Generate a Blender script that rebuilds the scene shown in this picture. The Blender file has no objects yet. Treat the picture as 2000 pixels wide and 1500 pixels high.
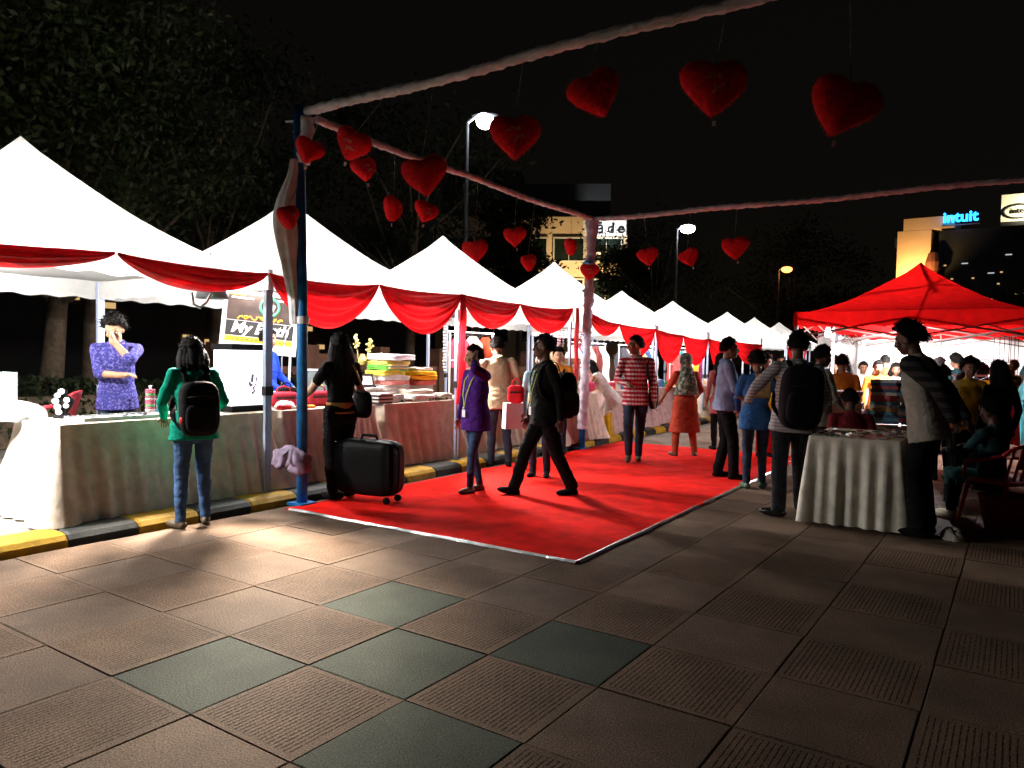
import bpy, math, random
import numpy as np
from mathutils import Vector, Matrix, noise
random.seed(7); RNG = np.random.default_rng(7)
S = bpy.context.scene; COL = S.collection; PI = math.pi

# ------------------------------------------------------------------ camera
def unit(v): v = np.asarray(v, float); return v / np.linalg.norm(v)
PITCH, ROLL, YAW, CAMH = 0.03577, 0.0187, -0.5751, 1.48
_f = np.array([math.sin(YAW)*math.cos(PITCH), math.cos(YAW)*math.cos(PITCH), -math.sin(PITCH)])
_r = np.array([math.cos(YAW), -math.sin(YAW), 0.0]); _u = np.cross(_r, _f)
_r2 = math.cos(ROLL)*_r + math.sin(ROLL)*_u; _u2 = -math.sin(ROLL)*_r + math.cos(ROLL)*_u
cam = bpy.data.objects.new('camera', bpy.data.cameras.new('camera')); COL.objects.link(cam)
cam.data.sensor_width = 36; cam.data.lens = 1465.0/2000*36; cam.data.clip_end = 1500; cam.data.clip_start = 0.05
cam.matrix_world = Matrix(((_r2[0], _u2[0], -_f[0], 0), (_r2[1], _u2[1], -_f[1], 0), (_r2[2], _u2[2], -_f[2], CAMH), (0, 0, 0, 1)))
S.camera = cam

# ------------------------------------------------------------------ night sky, moonlight, exposure
W = bpy.data.worlds.new('World'); S.world = W; W.use_nodes = True
wn = W.node_tree; wn.nodes.clear()
sky = wn.nodes.new('ShaderNodeTexSky'); sky.sky_type = 'NISHITA'; sky.sun_disc = False
SUN_EL, SUN_ROT = math.radians(4), math.radians(200)
sky.sun_elevation = SUN_EL; sky.sun_rotation = SUN_ROT
bg = wn.nodes.new('ShaderNodeBackground'); bg.inputs[1].default_value = 0.0003
out = wn.nodes.new('ShaderNodeOutputWorld')
city = wn.nodes.new('ShaderNodeBackground'); city.inputs[0].default_value = (1., .78, .55, 1); city.inputs[1].default_value = .0027   # town glow in the haze
add = wn.nodes.new('ShaderNodeAddShader'); wn.links.new(sky.outputs[0], bg.inputs[0]); wn.links.new(bg.outputs[0], add.inputs[0]); wn.links.new(city.outputs[0], add.inputs[1]); wn.links.new(add.outputs[0], out.inputs[0])
sun = bpy.data.objects.new('moonlight', bpy.data.lights.new('moonlight', 'SUN')); COL.objects.link(sun)
sun.data.energy = 0.004; sun.data.angle = math.radians(0.5); sun.data.color = (1, .95, .88)
sun.rotation_euler = (math.radians(60), 0, math.radians(20))
S.view_settings.view_transform = 'Standard'; S.view_settings.look = 'None'
S.view_settings.exposure = 0.0; S.view_settings.gamma = 1.0; S.view_settings.use_curve_mapping = False
S.cycles.max_bounces = 8; S.cycles.diffuse_bounces = 4; S.cycles.transmission_bounces = 6; S.cycles.transparent_max_bounces = 8
S.cycles.sample_clamp_indirect = 4.0; S.cycles.caustics_reflective = False; S.cycles.caustics_refractive = False

# ------------------------------------------------------------------ materials
_M = {}
def mat(name, col, rough=.75, var=.18, vscale=6, bump=.0, bscale=60, metal=0., emit=0., trans=0., spec=.3, sheen=0., fold=0.):
    if name in _M: return _M[name]
    m = bpy.data.materials.new(name); m.use_nodes = True; nt = m.node_tree; N = nt.nodes; L = nt.links
    p = N['Principled BSDF']; p.inputs['Roughness'].default_value = rough; p.inputs['Metallic'].default_value = metal
    p.inputs['Specular IOR Level'].default_value = spec
    if sheen: p.inputs['Sheen Weight'].default_value = sheen
    tc = N.new('ShaderNodeTexCoord'); src = None
    if var:
        n = N.new('ShaderNodeTexNoise'); n.inputs['Scale'].default_value = vscale; n.inputs['Detail'].default_value = 5
        L.new(tc.outputs['Object'], n.inputs['Vector'])
        r = N.new('ShaderNodeMapRange'); r.inputs['From Min'].default_value = .3; r.inputs['From Max'].default_value = .7
        r.inputs['To Min'].default_value = 1-var; r.inputs['To Max'].default_value = 1+var; L.new(n.outputs['Fac'], r.inputs['Value'])
        x = N.new('ShaderNodeVectorMath'); x.operation = 'SCALE'; x.inputs[0].default_value = col[:3]
        L.new(r.outputs['Result'], x.inputs['Scale']); src = x.outputs[0]; L.new(src, p.inputs['Base Color'])
    else: p.inputs['Base Color'].default_value = (*col[:3], 1)
    hs = []
    if bump:
        b = N.new('ShaderNodeTexNoise'); b.inputs['Scale'].default_value = bscale; b.inputs['Detail'].default_value = 4
        L.new(tc.outputs['Object'], b.inputs['Vector']); hs.append((b.outputs['Fac'], bump, .01))
    if fold:
        b = N.new('ShaderNodeTexNoise'); b.inputs['Scale'].default_value = 7; b.inputs['Detail'].default_value = 3; b.inputs['Distortion'].default_value = 1.2
        L.new(tc.outputs['Object'], b.inputs['Vector']); hs.append((b.outputs['Fac'], fold, .05))
    prev = None
    for o, st, di in hs:
        bp = N.new('ShaderNodeBump'); bp.inputs['Strength'].default_value = st; bp.inputs['Distance'].default_value = di
        L.new(o, bp.inputs['Height'])
        if prev: L.new(prev, bp.inputs['Normal'])
        prev = bp.outputs[0]
    if prev: L.new(prev, p.inputs['Normal'])
    if emit:
        p.inputs['Emission Color'].default_value = (*col[:3], 1); p.inputs['Emission Strength'].default_value = emit
    if trans:
        t = N.new('ShaderNodeBsdfTranslucent'); t.inputs['Color'].default_value = (*col[:3], 1)
        if src: L.new(src, t.inputs['Color'])
        mx = N.new('ShaderNodeMixShader'); mx.inputs[0].default_value = trans
        L.new(p.outputs[0], mx.inputs[1]); L.new(t.outputs[0], mx.inputs[2]); L.new(mx.outputs[0], N['Material Output'].inputs[0])
    m['_p'] = 1; _M[name] = m
    return m
def cloth(name, col, **k):
    d = dict(rough=.9, var=.2, vscale=9, bump=.25, bscale=220, fold=.35, spec=.04); d.update(k); return mat(name, col, **d)
def pattern(name, cols, kind, scale):
    """woven or printed cloth: check, stripe or print from the object's own coordinates"""
    if name in _M: return _M[name]
    m = bpy.data.materials.new(name); m.use_nodes = True; nt = m.node_tree; N = nt.nodes; L = nt.links
    p = N['Principled BSDF']; p.inputs['Roughness'].default_value = .9; p.inputs['Specular IOR Level'].default_value = .1
    tc = N.new('ShaderNodeTexCoord'); sp = N.new('ShaderNodeSeparateXYZ'); L.new(tc.outputs['Object'], sp.inputs[0])
    def wave(sock, sc, thr):
        a = N.new('ShaderNodeMath'); a.operation = 'MULTIPLY'; a.inputs[1].default_value = sc; L.new(sock, a.inputs[0])
        b = N.new('ShaderNodeMath'); b.operation = 'SINE'; L.new(a.outputs[0], b.inputs[0])
        c = N.new('ShaderNodeMath'); c.operation = 'GREATER_THAN'; c.inputs[1].default_value = thr; L.new(b.outputs[0], c.inputs[0])
        return c.outputs[0]
    def mix(f, a, b, fac=1):
        x = N.new('ShaderNodeMix'); x.data_type = 'RGBA'
        if fac != 1:
            q = N.new('ShaderNodeMath'); q.operation = 'MULTIPLY'; q.inputs[1].default_value = fac; L.new(f, q.inputs[0]); f = q.outputs[0]
        L.new(f, x.inputs[0])
        for s, v in ((6, a), (7, b)):
            if hasattr(v, 'links'): L.new(v, x.inputs[s])
            else: x.inputs[s].default_value = (*v, 1)
        return x.outputs[2]
    if kind == 'check':
        c = mix(wave(sp.outputs[2], scale, .3), cols[0], cols[1])
        ad = N.new('ShaderNodeMath'); ad.operation = 'ADD'; L.new(sp.outputs[0], ad.inputs[0]); L.new(sp.outputs[1], ad.inputs[1])
        c = mix(wave(ad.outputs[0], scale*1.3, .5), c, cols[2], .6)
    elif kind == 'stripe': c = mix(wave(sp.outputs[2], scale, .0), cols[0], cols[1])
    else:
        n = N.new('ShaderNodeTexVoronoi'); n.inputs['Scale'].default_value = scale; L.new(tc.outputs['Object'], n.inputs['Vector'])
        g = N.new('ShaderNodeMath'); g.operation = 'GREATER_THAN'; g.inputs[1].default_value = .42; L.new(n.outputs['Distance'], g.inputs[0])
        n2 = N.new('ShaderNodeTexNoise'); n2.inputs['Scale'].default_value = scale*.6; L.new(tc.outputs['Object'], n2.inputs['Vector'])
        g2 = N.new('ShaderNodeMath'); g2.operation = 'GREATER_THAN'; g2.inputs[1].default_value = .55; L.new(n2.outputs['Fac'], g2.inputs[0])
        c = mix(g2.outputs[0], mix(g.outputs[0], cols[0], cols[1]), cols[-1])
    L.new(c, p.inputs['Base Color'])
    b = N.new('ShaderNodeTexNoise'); b.inputs['Scale'].default_value = 7; b.inputs['Distortion'].default_value = 1.2; L.new(tc.outputs['Object'], b.inputs['Vector'])
    bp = N.new('ShaderNodeBump'); bp.inputs['Strength'].default_value = .35; bp.inputs['Distance'].default_value = .05
    L.new(b.outputs['Fac'], bp.inputs['Height']); L.new(bp.outputs[0], p.inputs['Normal'])
    _M[name] = m; return m
def glow(name, col, strength):
    if name in _M: return _M[name]
    m = bpy.data.materials.new(name); m.use_nodes = True; N = m.node_tree.nodes; N.clear()
    e = N.new('ShaderNodeEmission'); e.inputs[0].default_value = (*col, 1); e.inputs[1].default_value = strength
    o = N.new('ShaderNodeOutputMaterial'); m.node_tree.links.new(e.outputs[0], o.inputs[0]); _M[name] = m; return m

# ------------------------------------------------------------------ object helpers
def props(o, label=None, cat=None, group=None, kind=None):
    for k, v in (('label', label), ('category', cat), ('group', group), ('kind', kind)):
        if v: o[k] = v
    return o
def thing(name, label, cat, loc=(0, 0, 0), rz=0., group=None, rot=None, kind=None):
    o = bpy.data.objects.new(name, None); COL.objects.link(o); o.location = loc
    o.rotation_euler = rot if rot else (0, 0, rz); o.empty_display_size = .2
    return props(o, label, cat, group, kind)
def link(name, me, parent=None, loc=(0, 0, 0), rot=(0, 0, 0), scale=None):
    o = bpy.data.objects.new(name, me); COL.objects.link(o); o.parent = parent; o.location = loc; o.rotation_euler = rot
    if scale: o.scale = scale
    return o
def copy_tree(o, parent=None):
    c = o.copy(); COL.objects.link(c); c.parent = parent
    for ch in list(o.children): copy_tree(ch, c)
    return c
def rotm(ax, a):
    c, s = math.cos(a), math.sin(a)
    return np.array({'x': [[1, 0, 0], [0, c, -s], [0, s, c]], 'y': [[c, 0, s], [0, 1, 0], [-s, 0, c]], 'z': [[c, -s, 0], [s, c, 0], [0, 0, 1]]}[ax])
class MB:
    """collects shapes into one mesh"""
    def __init__(s): s.v = []; s.f = []; s.m = []; s.n = 0
    def add(s, v, f, mi=0):
        v = np.asarray(v, float); s.v.append(v)
        s.f += [tuple(i+s.n for i in q) for q in f]; s.m += [mi]*len(f); s.n += len(v); return s
    def box(s, c, d, rz=0, mi=0, rot=None, taper=1.):
        x, y, z = np.asarray(d)/2.
        v = np.array([[-x, -y, -z], [x, -y, -z], [x, y, -z], [-x, y, -z], [-x*taper, -y*taper, z], [x*taper, -y*taper, z], [x*taper, y*taper, z], [-x*taper, y*taper, z]])
        R = rot if rot is not None else rotm('z', rz)
        return s.add(v@R.T+np.asarray(c), [(0, 3, 2, 1), (4, 5, 6, 7), (0, 1, 5, 4), (1, 2, 6, 5), (2, 3, 7, 6), (3, 0, 4, 7)], mi)
    def grid(s, P, mi=0, closeu=False, closev=False):
        nu, nv = P.shape[:2]; f = []
        for i in range(nu if closeu else nu-1):
            for j in range(nv if closev else nv-1):
                a, b = i, (i+1) % nu; c, d = j, (j+1) % nv
                f.append((a*nv+c, b*nv+c, b*nv+d, a*nv+d))
        return s.add(P.reshape(-1, 3), f, mi)
    def tube(s, path, r, seg=8, mi=0, cap=True, rad=None):
        P = np.asarray(path, float); n = len(P); R = np.broadcast_to(np.asarray(r, float), (n,))
        T = np.gradient(P, axis=0) if n > 2 else np.repeat([P[-1]-P[0]], n, 0)
        T = T/np.maximum(np.linalg.norm(T, axis=1), 1e-9)[:, None]
        a = np.array([0, 0, 1.]) if abs(T[0][2]) < .9 else np.array([1., 0, 0]); x = unit(np.cross(T[0], a)); rings = []
        for i in range(n):
            x = x-T[i]*(x@T[i]); x = unit(x); y = np.cross(T[i], x)
            an = np.arange(seg)*2*PI/seg; k = 1. if rad is None else rad(i/(n-1), an)
            rings.append(P[i]+(np.cos(an)[:, None]*x+np.sin(an)[:, None]*y)*(R[i]*np.broadcast_to(k, (seg,)))[:, None])
        f = [(i*seg+j, i*seg+(j+1) % seg, (i+1)*seg+(j+1) % seg, (i+1)*seg+j) for i in range(n-1) for j in range(seg)]
        if cap: f += [tuple(range(seg))[::-1], tuple(range((n-1)*seg, n*seg))]
        return s.add(np.concatenate(rings), f, mi)
    def ell(s, c, rad, R=None, nu=14, nv=9, mi=0, e=1.):
        th = np.linspace(-PI/2, PI/2, nv); ph = np.arange(nu)*2*PI/nu
        def pw(t): return np.sign(t)*np.abs(t)**e
        P = np.stack([pw(np.cos(th))[:, None]*pw(np.cos(ph)), pw(np.cos(th))[:, None]*pw(np.sin(ph)), pw(np.sin(th))[:, None]+0*ph], -1)*np.asarray(rad)
        if R is not None: P = P@np.asarray(R).T
        return s.grid((P+np.asarray(c)), mi, closev=True)
    def lathe(s, prof, c=(0, 0, 0), seg=16, mi=0):
        an = np.arange(seg)*2*PI/seg
        P = np.stack([np.stack([r*np.cos(an), r*np.sin(an), z+0*an], -1) for r, z in prof])+np.asarray(c)
        return s.grid(P, mi, closev=True)
    def mesh(s, name, mats, smooth=False):
        me = bpy.data.meshes.new(name); me.from_pydata(np.concatenate(s.v).tolist(), [], s.f)
        for m in (mats if isinstance(mats, (list, tuple)) else [mats]): me.materials.append(m)
        me.polygons.foreach_set('material_index', s.m)
        if smooth: me.polygons.foreach_set('use_smooth', [True]*len(s.f))
        me.validate(); me.update(); return me
    def obj(s, name, mats, parent=None, loc=(0, 0, 0), rot=(0, 0, 0), smooth=False):
        return link(name, s.mesh(name, mats, smooth), parent, loc, rot)
def text_mesh(txt, size, depth, m, shear=0., spacing=1., bold=0.):
    c = bpy.data.curves.new('lettering', 'FONT'); c.body = txt; c.size = size; c.extrude = depth; c.shear = shear; c.align_x = 'CENTER'; c.align_y = 'CENTER'
    c.space_character = spacing; c.offset = bold; c.resolution_u = 3
    o = bpy.data.objects.new('lettering', c); COL.objects.link(o); dg = bpy.context.evaluated_depsgraph_get()
    me = bpy.data.meshes.new_from_object(o.evaluated_get(dg)); bpy.data.objects.remove(o); me.materials.clear(); me.materials.append(m); return me
def wob(a, s=1., o=0.): return noise.noise(Vector((a[0]*s+o, a[1]*s-o, a[2]*s+o*.7)))

# shared colours
WHITE = mat('white_paint', (.78, .78, .78), .45, .08)
POLE_GREY = mat('galvanised_pole', (.32, .34, .38), .45, .1, metal=.2)
BLUE = mat('blue_paint', (.01, .12, .34), .45, .35, 14, .3, 40)
BLACK = mat('black_fabric', (.007, .0065, .007), .9, .3, 12, .3, 180, spec=.1)
DARKMETAL = mat('dark_metal', (.03, .03, .035), .4, .2, metal=.6)
RED_CLOTH = cloth('red_satin', (.62, .006, .01), rough=.45, fold=.15, trans=.3, spec=.4)
WHITE_CANVAS = cloth('white_canvas', (.85, .84, .82), trans=.6, fold=.12, var=.06, bump=.1)
RED_CANVAS = cloth('red_canvas', (.6, .006, .006), trans=.33, fold=.12, var=.15, bump=.1)
SKIRT = cloth('beige_satin_tablecloth', (.58, .48, .38), rough=.6, fold=.2, spec=.3, trans=.12)
IVORY = cloth('ivory_satin_tablecloth', (.70, .67, .56), rough=.4, fold=.15, spec=.45, trans=.12)
SKIN = mat('brown_skin', (.21, .10, .055), .5, .12, 20, spec=.4)
SKIN2 = mat('light_brown_skin', (.36, .19, .11), .5, .12, 20, spec=.4)
SKIN3 = mat('dark_skin', (.09, .042, .024), .45, .12, 20, spec=.4)
HAIR = mat('black_hair', (.006, .005, .0045), .8, .4, 40, .8, 130, spec=.12)
EYEW = mat('eye_white', (.7, .68, .64), .3, 0); EYED = mat('dark_iris', (.01, .008, .006), .2, 0)
LIPS = mat('lips', (.2, .06, .045), .5, 0)
# ------------------------------------------------------------------ the ground: earth, paved plaza, kerb, side path
ASPH = mat('bare_ground', (.055, .05, .045), .9, .3, 3, .5, 40)
MB().box((20, 60, -.36), (460, 460, .6)).obj('ground', ASPH)['kind'] = 'structure'
def stone(name, col, sp=.75):
    m = mat(name, col, .8, .16, 2.2, .35, 90, spec=.08); N = m.node_tree.nodes; L = m.node_tree.links
    oi = N.new('ShaderNodeObjectInfo'); n = N.new('ShaderNodeTexNoise'); n.inputs['Scale'].default_value = 130; n.inputs['Detail'].default_value = 3
    tc = N.new('ShaderNodeTexCoord'); L.new(tc.outputs['Object'], n.inputs['Vector'])
    p = N['Principled BSDF']; old = p.inputs['Base Color'].links[0].from_socket
    a = N.new('ShaderNodeMath'); a.operation = 'MULTIPLY_ADD'; a.inputs[1].default_value = .3; a.inputs[2].default_value = .85; L.new(oi.outputs['Random'], a.inputs[0])
    b = N.new('ShaderNodeMapRange'); b.inputs['From Min'].default_value = .3; b.inputs['From Max'].default_value = .7; b.inputs['To Min'].default_value = 1-sp; b.inputs['To Max'].default_value = 1+sp; L.new(n.outputs['Fac'], b.inputs['Value'])
    c = N.new('ShaderNodeMath'); c.operation = 'MULTIPLY'; L.new(a.outputs[0], c.inputs[0]); L.new(b.outputs['Result'], c.inputs[1])
    ge = N.new('ShaderNodeNewGeometry'); w = N.new('ShaderNodeTexNoise'); w.inputs['Scale'].default_value = 1.1; w.inputs['Detail'].default_value = 7; w.inputs['Roughness'].default_value = .65; L.new(ge.outputs['Position'], w.inputs['Vector'])
    wr = N.new('ShaderNodeMapRange'); wr.inputs['From Min'].default_value = .35; wr.inputs['From Max'].default_value = .65; wr.inputs['To Min'].default_value = .66; wr.inputs['To Max'].default_value = 1.2; L.new(w.outputs['Fac'], wr.inputs['Value'])
    c2 = N.new('ShaderNodeMath'); c2.operation = 'MULTIPLY'; L.new(c.outputs[0], c2.inputs[0]); L.new(wr.outputs['Result'], c2.inputs[1]); c = c2
    x = N.new('ShaderNodeVectorMath'); x.operation = 'SCALE'; L.new(old, x.inputs[0]); L.new(c.outputs[0], x.inputs['Scale']); L.new(x.outputs[0], p.inputs['Base Color'])
    return m
TAN = stone('tan_paving', (.135, .091, .064)); GREEN = stone('green_grey_paving', (.052, .062, .047)); RIB = stone('ribbed_paving', (.128, .083, .056))
JOINT = mat('dark_joint', (.065, .05, .04), .95, .2)
TS = .6126; TX, TY, TTH = -3.328, 1.8375, -.0202
def slab(mb, w):
    h, b = w/2, .006; z = 0.
    v = [(-h, -h, -.05), (h, -h, -.05), (h, h, -.05), (-h, h, -.05), (-h, -h, z-b*.5), (h, -h, z-b*.5), (h, h, z-b*.5), (-h, h, z-b*.5), (-h+b, -h+b, z), (h-b, -h+b, z), (h-b, h-b, z), (-h+b, h-b, z)]
    return mb.add(v, [(0, 1, 5, 4), (1, 2, 6, 5), (2, 3, 7, 6), (3, 0, 4, 7), (4, 5, 9, 8), (5, 6, 10, 9), (6, 7, 11, 10), (7, 4, 8, 11), (8, 9, 10, 11)])
def ribbed(w):
    """slab whose top is cut by staggered short grooves"""
    mb = MB(); h = w/2; g = .0042; zt = 0.; n = 23
    mb.box((0, 0, -.029), (w, w, .042))                         # groove floor
    edge = .03
    for sx in (-1, 1): mb.box((sx*(h-edge/2), 0, -.009+.0045), (edge, w, .009))
    for sy in (-1, 1): mb.box((0, sy*(h-edge/2), -.0045), (w-2*edge-.001, edge, .009))
    span = w-2*edge; pit = span/n
    for i in range(n):
        x = -span/2+pit*(i+.5)
        mb.box((x+g/2, 0, -.0045), (pit-g-.0004, span-.001, .009))          # land between two groove lines
        L = .048; bridge = .026; off = (i % 2)*(L+bridge)/2
        y = -span/2+off
        while y < span/2-.01:
            mb.box((x-pit/2+g/2, min(y, span/2-bridge/2)+bridge/2-.006, -.0048), (g, bridge*.6, .0085)); y += L+bridge
    return mb
tile_w = TS-.006
me_s = slab(MB(), tile_w).mesh('paving_slab', TAN); me_g = slab(MB(), tile_w).mesh('green_slab', GREEN); me_r = ribbed(tile_w).mesh('ribbed_slab', RIB)
pav = MB().box((2, 13, -.055), (23.0, 40, .05)).obj('pavement', JOINT)
props(pav, kind='structure')
greens = {(0, 0), (0, 2), (1, 1), (2, 0), (2, 2), (-2, 6), (5, 1), (6, 8), (7, 5), (4, -2)}
cand = []; c0, s0 = math.cos(TTH), math.sin(TTH)
vis = lambda x, y, m: abs((x*_r[0]+y*_r[1])/max(1e-3, x*_f[0]+y*_f[1])) < .72+m and x*_f[0]+y*_f[1] > 1.7
for i in range(-5, 22):
    for j in range(-4, 50):
        a, b = (i+.5)*TS, (j+.5)*TS; x, y = TX+c0*a-s0*b, TY+s0*a+c0*b
        if x < -5.5 or (-5.25 < x < -2.9 and 5.1 < y < 12.5): continue
        cand.append((math.hypot(x, y), x, y, i, j))
cand.sort(); near = [c for c in cand if vis(c[1], c[2], .08)][:285]; far = [c for c in cand if c[0] > near[-1][0] and vis(c[1], c[2], .1) and c[2] < 32]
kinds = lambda i, j: 'g' if (i, j) in greens else ('s' if (i+j) % 2 == 0 else 'r')
for d, x, y, i, j in near:
    o = link('paving_tile', {'g': me_g, 's': me_s, 'r': me_r}[kinds(i, j)], pav, (x, y, -.03+.03+RNG.uniform(-.0015, .0015)), (RNG.uniform(-.002, .002), RNG.uniform(-.002, .002), TTH))
fm = MB()
for d, x, y, i, j in far: fm.box((x, y, -.02), (tile_w, tile_w, .04), TTH, 0 if (i+j) % 2 == 0 else 1)
fo = fm.obj('paving_tiles', [TAN, RIB], pav); fo['kind'] = 'stuff'

PATH = mat('side_path_concrete', (.16, .15, .13), .85, .25, 4, .4, 60)
MB().box((-16.5, 24, .01), (21.0, 70, .14)).obj('side_path', PATH)['kind'] = 'structure'
KY = mat('yellow_kerb_paint', (.38, .21, .008), .6, .35, 9, .4, 50); KB = mat('black_kerb_paint', (.009, .010, .009), .6, .4, 9, .4, 50)
kerb = thing('kerb', None, None, (-5.97, 0, 0)); props(kerb, kind='structure')
prof = [(.14, -.03), (.135, .04), (.10, .075), (.05, .092), (-.14, .095), (-.14, -.03)]
def kerb_mesh(m):
    L = .545; mb = MB(); rows = []
    for k, (y, sh) in enumerate(((-L/2, .92), (-L/2+.02, 1), (L/2-.02, 1), (L/2, .92))): rows.append([(x*sh, y, z*sh) for x, z in prof])
    P = np.array(rows); mb.grid(P, closev=True); mb.add(P[0], [tuple(range(6))]); mb.add(P[-1], [tuple(range(6))[::-1]])
    return mb.mesh('kerb_stone', m)
kmy, kmb = kerb_mesh(KY), kerb_mesh(KB)
for k in range(64): link('kerb_stone', kmy if k % 2 == 0 else kmb, kerb, (RNG.uniform(-.006, .006), 2.63-.55*4+.55*k, 0))

# ------------------------------------------------------------------ red carpet with silver tape along two edges
CARP = mat('red_carpet_pile', (.68, .012, .008), .95, .22, 5, .6, 160, spec=.04)
TAPE = mat('silver_tape', (.75, .75, .75), .25, .2, 20, .5, 60, metal=.6)
car = thing('red_carpet', 'long red carpet laid on the paving inside the heart-hung frame', 'carpet', (-4.06, 4.77, 0))
nx, ny = 40, 110; P = np.zeros((ny, nx, 3)); LX, LY = 3.1, 7.5
for a in range(ny):
    for b in range(nx):
        x, y = -LX/2+LX*b/(nx-1), LY*a/(ny-1)
        P[a, b] = (x+.012*wob((0, y*2, 0)), y+.012*wob((x*2, 0, 5)), .012+.006*wob((x, y, 0), 2.2)+.003*wob((x, y, 3), 7))
edge = P.copy()
mb = MB().grid(P); rim = np.concatenate([P[0], P[1:, -1], P[-1, ::-1][1:], P[::-1, 0][1:-1]]); low = rim.copy(); low[:, 2] = .001
mb.grid(np.stack([rim, low]), closev=True); mb.obj('carpet_pile', CARP, car, smooth=True)
def tape(p0, p1, n, gap):
    d = unit(np.array(p1)-np.array(p0)); q = np.array([-d[1], d[0], 0]); L = np.linalg.norm(np.array(p1)-np.array(p0)); rows = []
    for k in range(n+1):
        t = k/n*L; c = np.array(p0)+d*t; w = .022+.014*wob((t*3, gap, 0), 1.3); o = .012*wob((t*2.2, gap, 4))
        rows.append([c+q*(o-w)+[0, 0, .005], c+q*(o-w*.3)+[0, 0, .02+.004*wob((t*8, 0, gap))], c+q*(o+w*.3)+[0, 0, .02], c+q*(o+w)+[0, 0, .005]])
    MB().grid(np.array(rows)).obj('edge_tape', TAPE, car)
tape((-1.5, .0, 0), (1.55, .0, 0), 60, 1); tape((1.55, .02, 0), (1.55, 2.6, 0), 60, 2); tape((1.55, 2.75, 0), (1.55, 6.2, 0), 60, 3)

# ------------------------------------------------------------------ buildings far behind
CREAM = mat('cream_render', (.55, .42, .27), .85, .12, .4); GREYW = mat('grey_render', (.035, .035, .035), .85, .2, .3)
GLASS = mat('dark_glass', (.01, .016, .012), .12, .3, 2, spec=.6); LITW = glow('lit_window', (1., .62, .25), .7); COLDW = glow('cold_lit_window', (.85, .95, 1.), .6)
FRAME = mat('window_frame', (.5, .48, .42), .5, .1)
# pale office block with the lettered band (turned to face the plaza)
bA = thing('office_building', 'pale three-storey office block with a lettered white band behind the far pole', 'building', (-25.6, 49.0, 0), math.radians(28))
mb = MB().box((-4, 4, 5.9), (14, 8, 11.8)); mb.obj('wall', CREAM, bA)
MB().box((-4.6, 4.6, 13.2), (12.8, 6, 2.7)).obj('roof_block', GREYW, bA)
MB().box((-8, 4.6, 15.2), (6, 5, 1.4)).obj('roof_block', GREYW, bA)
MB().box((1.35, -.12, 10.95), (3.1, .2, 1.1)).obj('sign_band', mat('white_sign_board', (.75, .75, .75), .5, .05), bA)
tm = link('lettering', text_mesh('\u0101de', 1.05, .03, mat('black_sign_letter', (.01, .01, .01), .5, 0), spacing=1.4, bold=.02), bA, (1.75, -.26, 10.9), (PI/2, 0, 0))
wme = MB().box((0, 0, 0), (2.1, .12, 1.6)).mesh('pane', GLASS)
fr = MB(); 
for sx in (-1, 1): fr.box((sx*1.1, -.02, 0), (.1, .2, 1.8))
for sz in (-1, 1): fr.box((0, -.02, sz*.85), (2.1, .2, .1))
fr.box((0, -.03, 0), (.05, .16, 1.6)); fme = fr.mesh('window', FRAME)
for zz in (9.4, 6.4, 3.4):
    for xx in (-9.3, -6.6, -3.9, -1.2, 1.5):
        w = link('window', fme, bA, (xx, -.06, zz)); link('pane', wme, w, (0, .03, 0))
# uplights that wash its face
def lamp_light(kind, loc, power, col, parent=None, size=.1, aim=None, spot=None):
    l = bpy.data.lights.new('lamp_light', kind); l.energy = power; l.color = col
    if kind == 'AREA': l.size = size
    else: l.shadow_soft_size = size
    if spot: l.spot_size = math.radians(spot); l.spot_blend = .6
    o = bpy.data.objects.new('lamp_light', l); COL.objects.link(o); o.location = loc; o.parent = parent
    if aim is not None: o.rotation_euler = (Vector(aim)-Vector(loc)).to_track_quat('-Z', 'Y').to_euler()
    return o
HOUS = mat('lamp_housing', (.12, .12, .13), .4, .1, metal=.4)
def uplight(x, y, z, aim, power, col, spot, label):
    t = thing('floodlight', label, 'floodlight', (x, y, z)); d = unit(np.array(aim)-np.array([x, y, z]))
    R = np.array(Vector(d).to_track_quat('Z', 'Y').to_matrix())
    MB().box((0, 0, .1), (.36, .3, .2), rot=R, taper=1.15).obj('housing', HOUS, t); MB().box((0, 0, -.1), (.3, .06, .22)).obj('bracket', HOUS, t)
    MB().box(d*.215, (.3, .26, .02), rot=R).obj('lens', glow('warm_lens', (1, .75, .45), 6), t)
    lamp_light('SPOT', tuple(d*.3), power, col, t, .1, tuple(d*3), spot)
uplight(-24.3, 45.2, 4.6, (-24.6, 49.5, 7.5), 3200, (1, .72, .38), 120, 'floodlight washing the pale office block with the lettered band')
uplight(-23.2, 46.4, 8.6, (-23.6, 49.6, 11.4), 1600, (.9, .95, 1), 64, 'floodlight beside the lettered white band of the office block')
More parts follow.
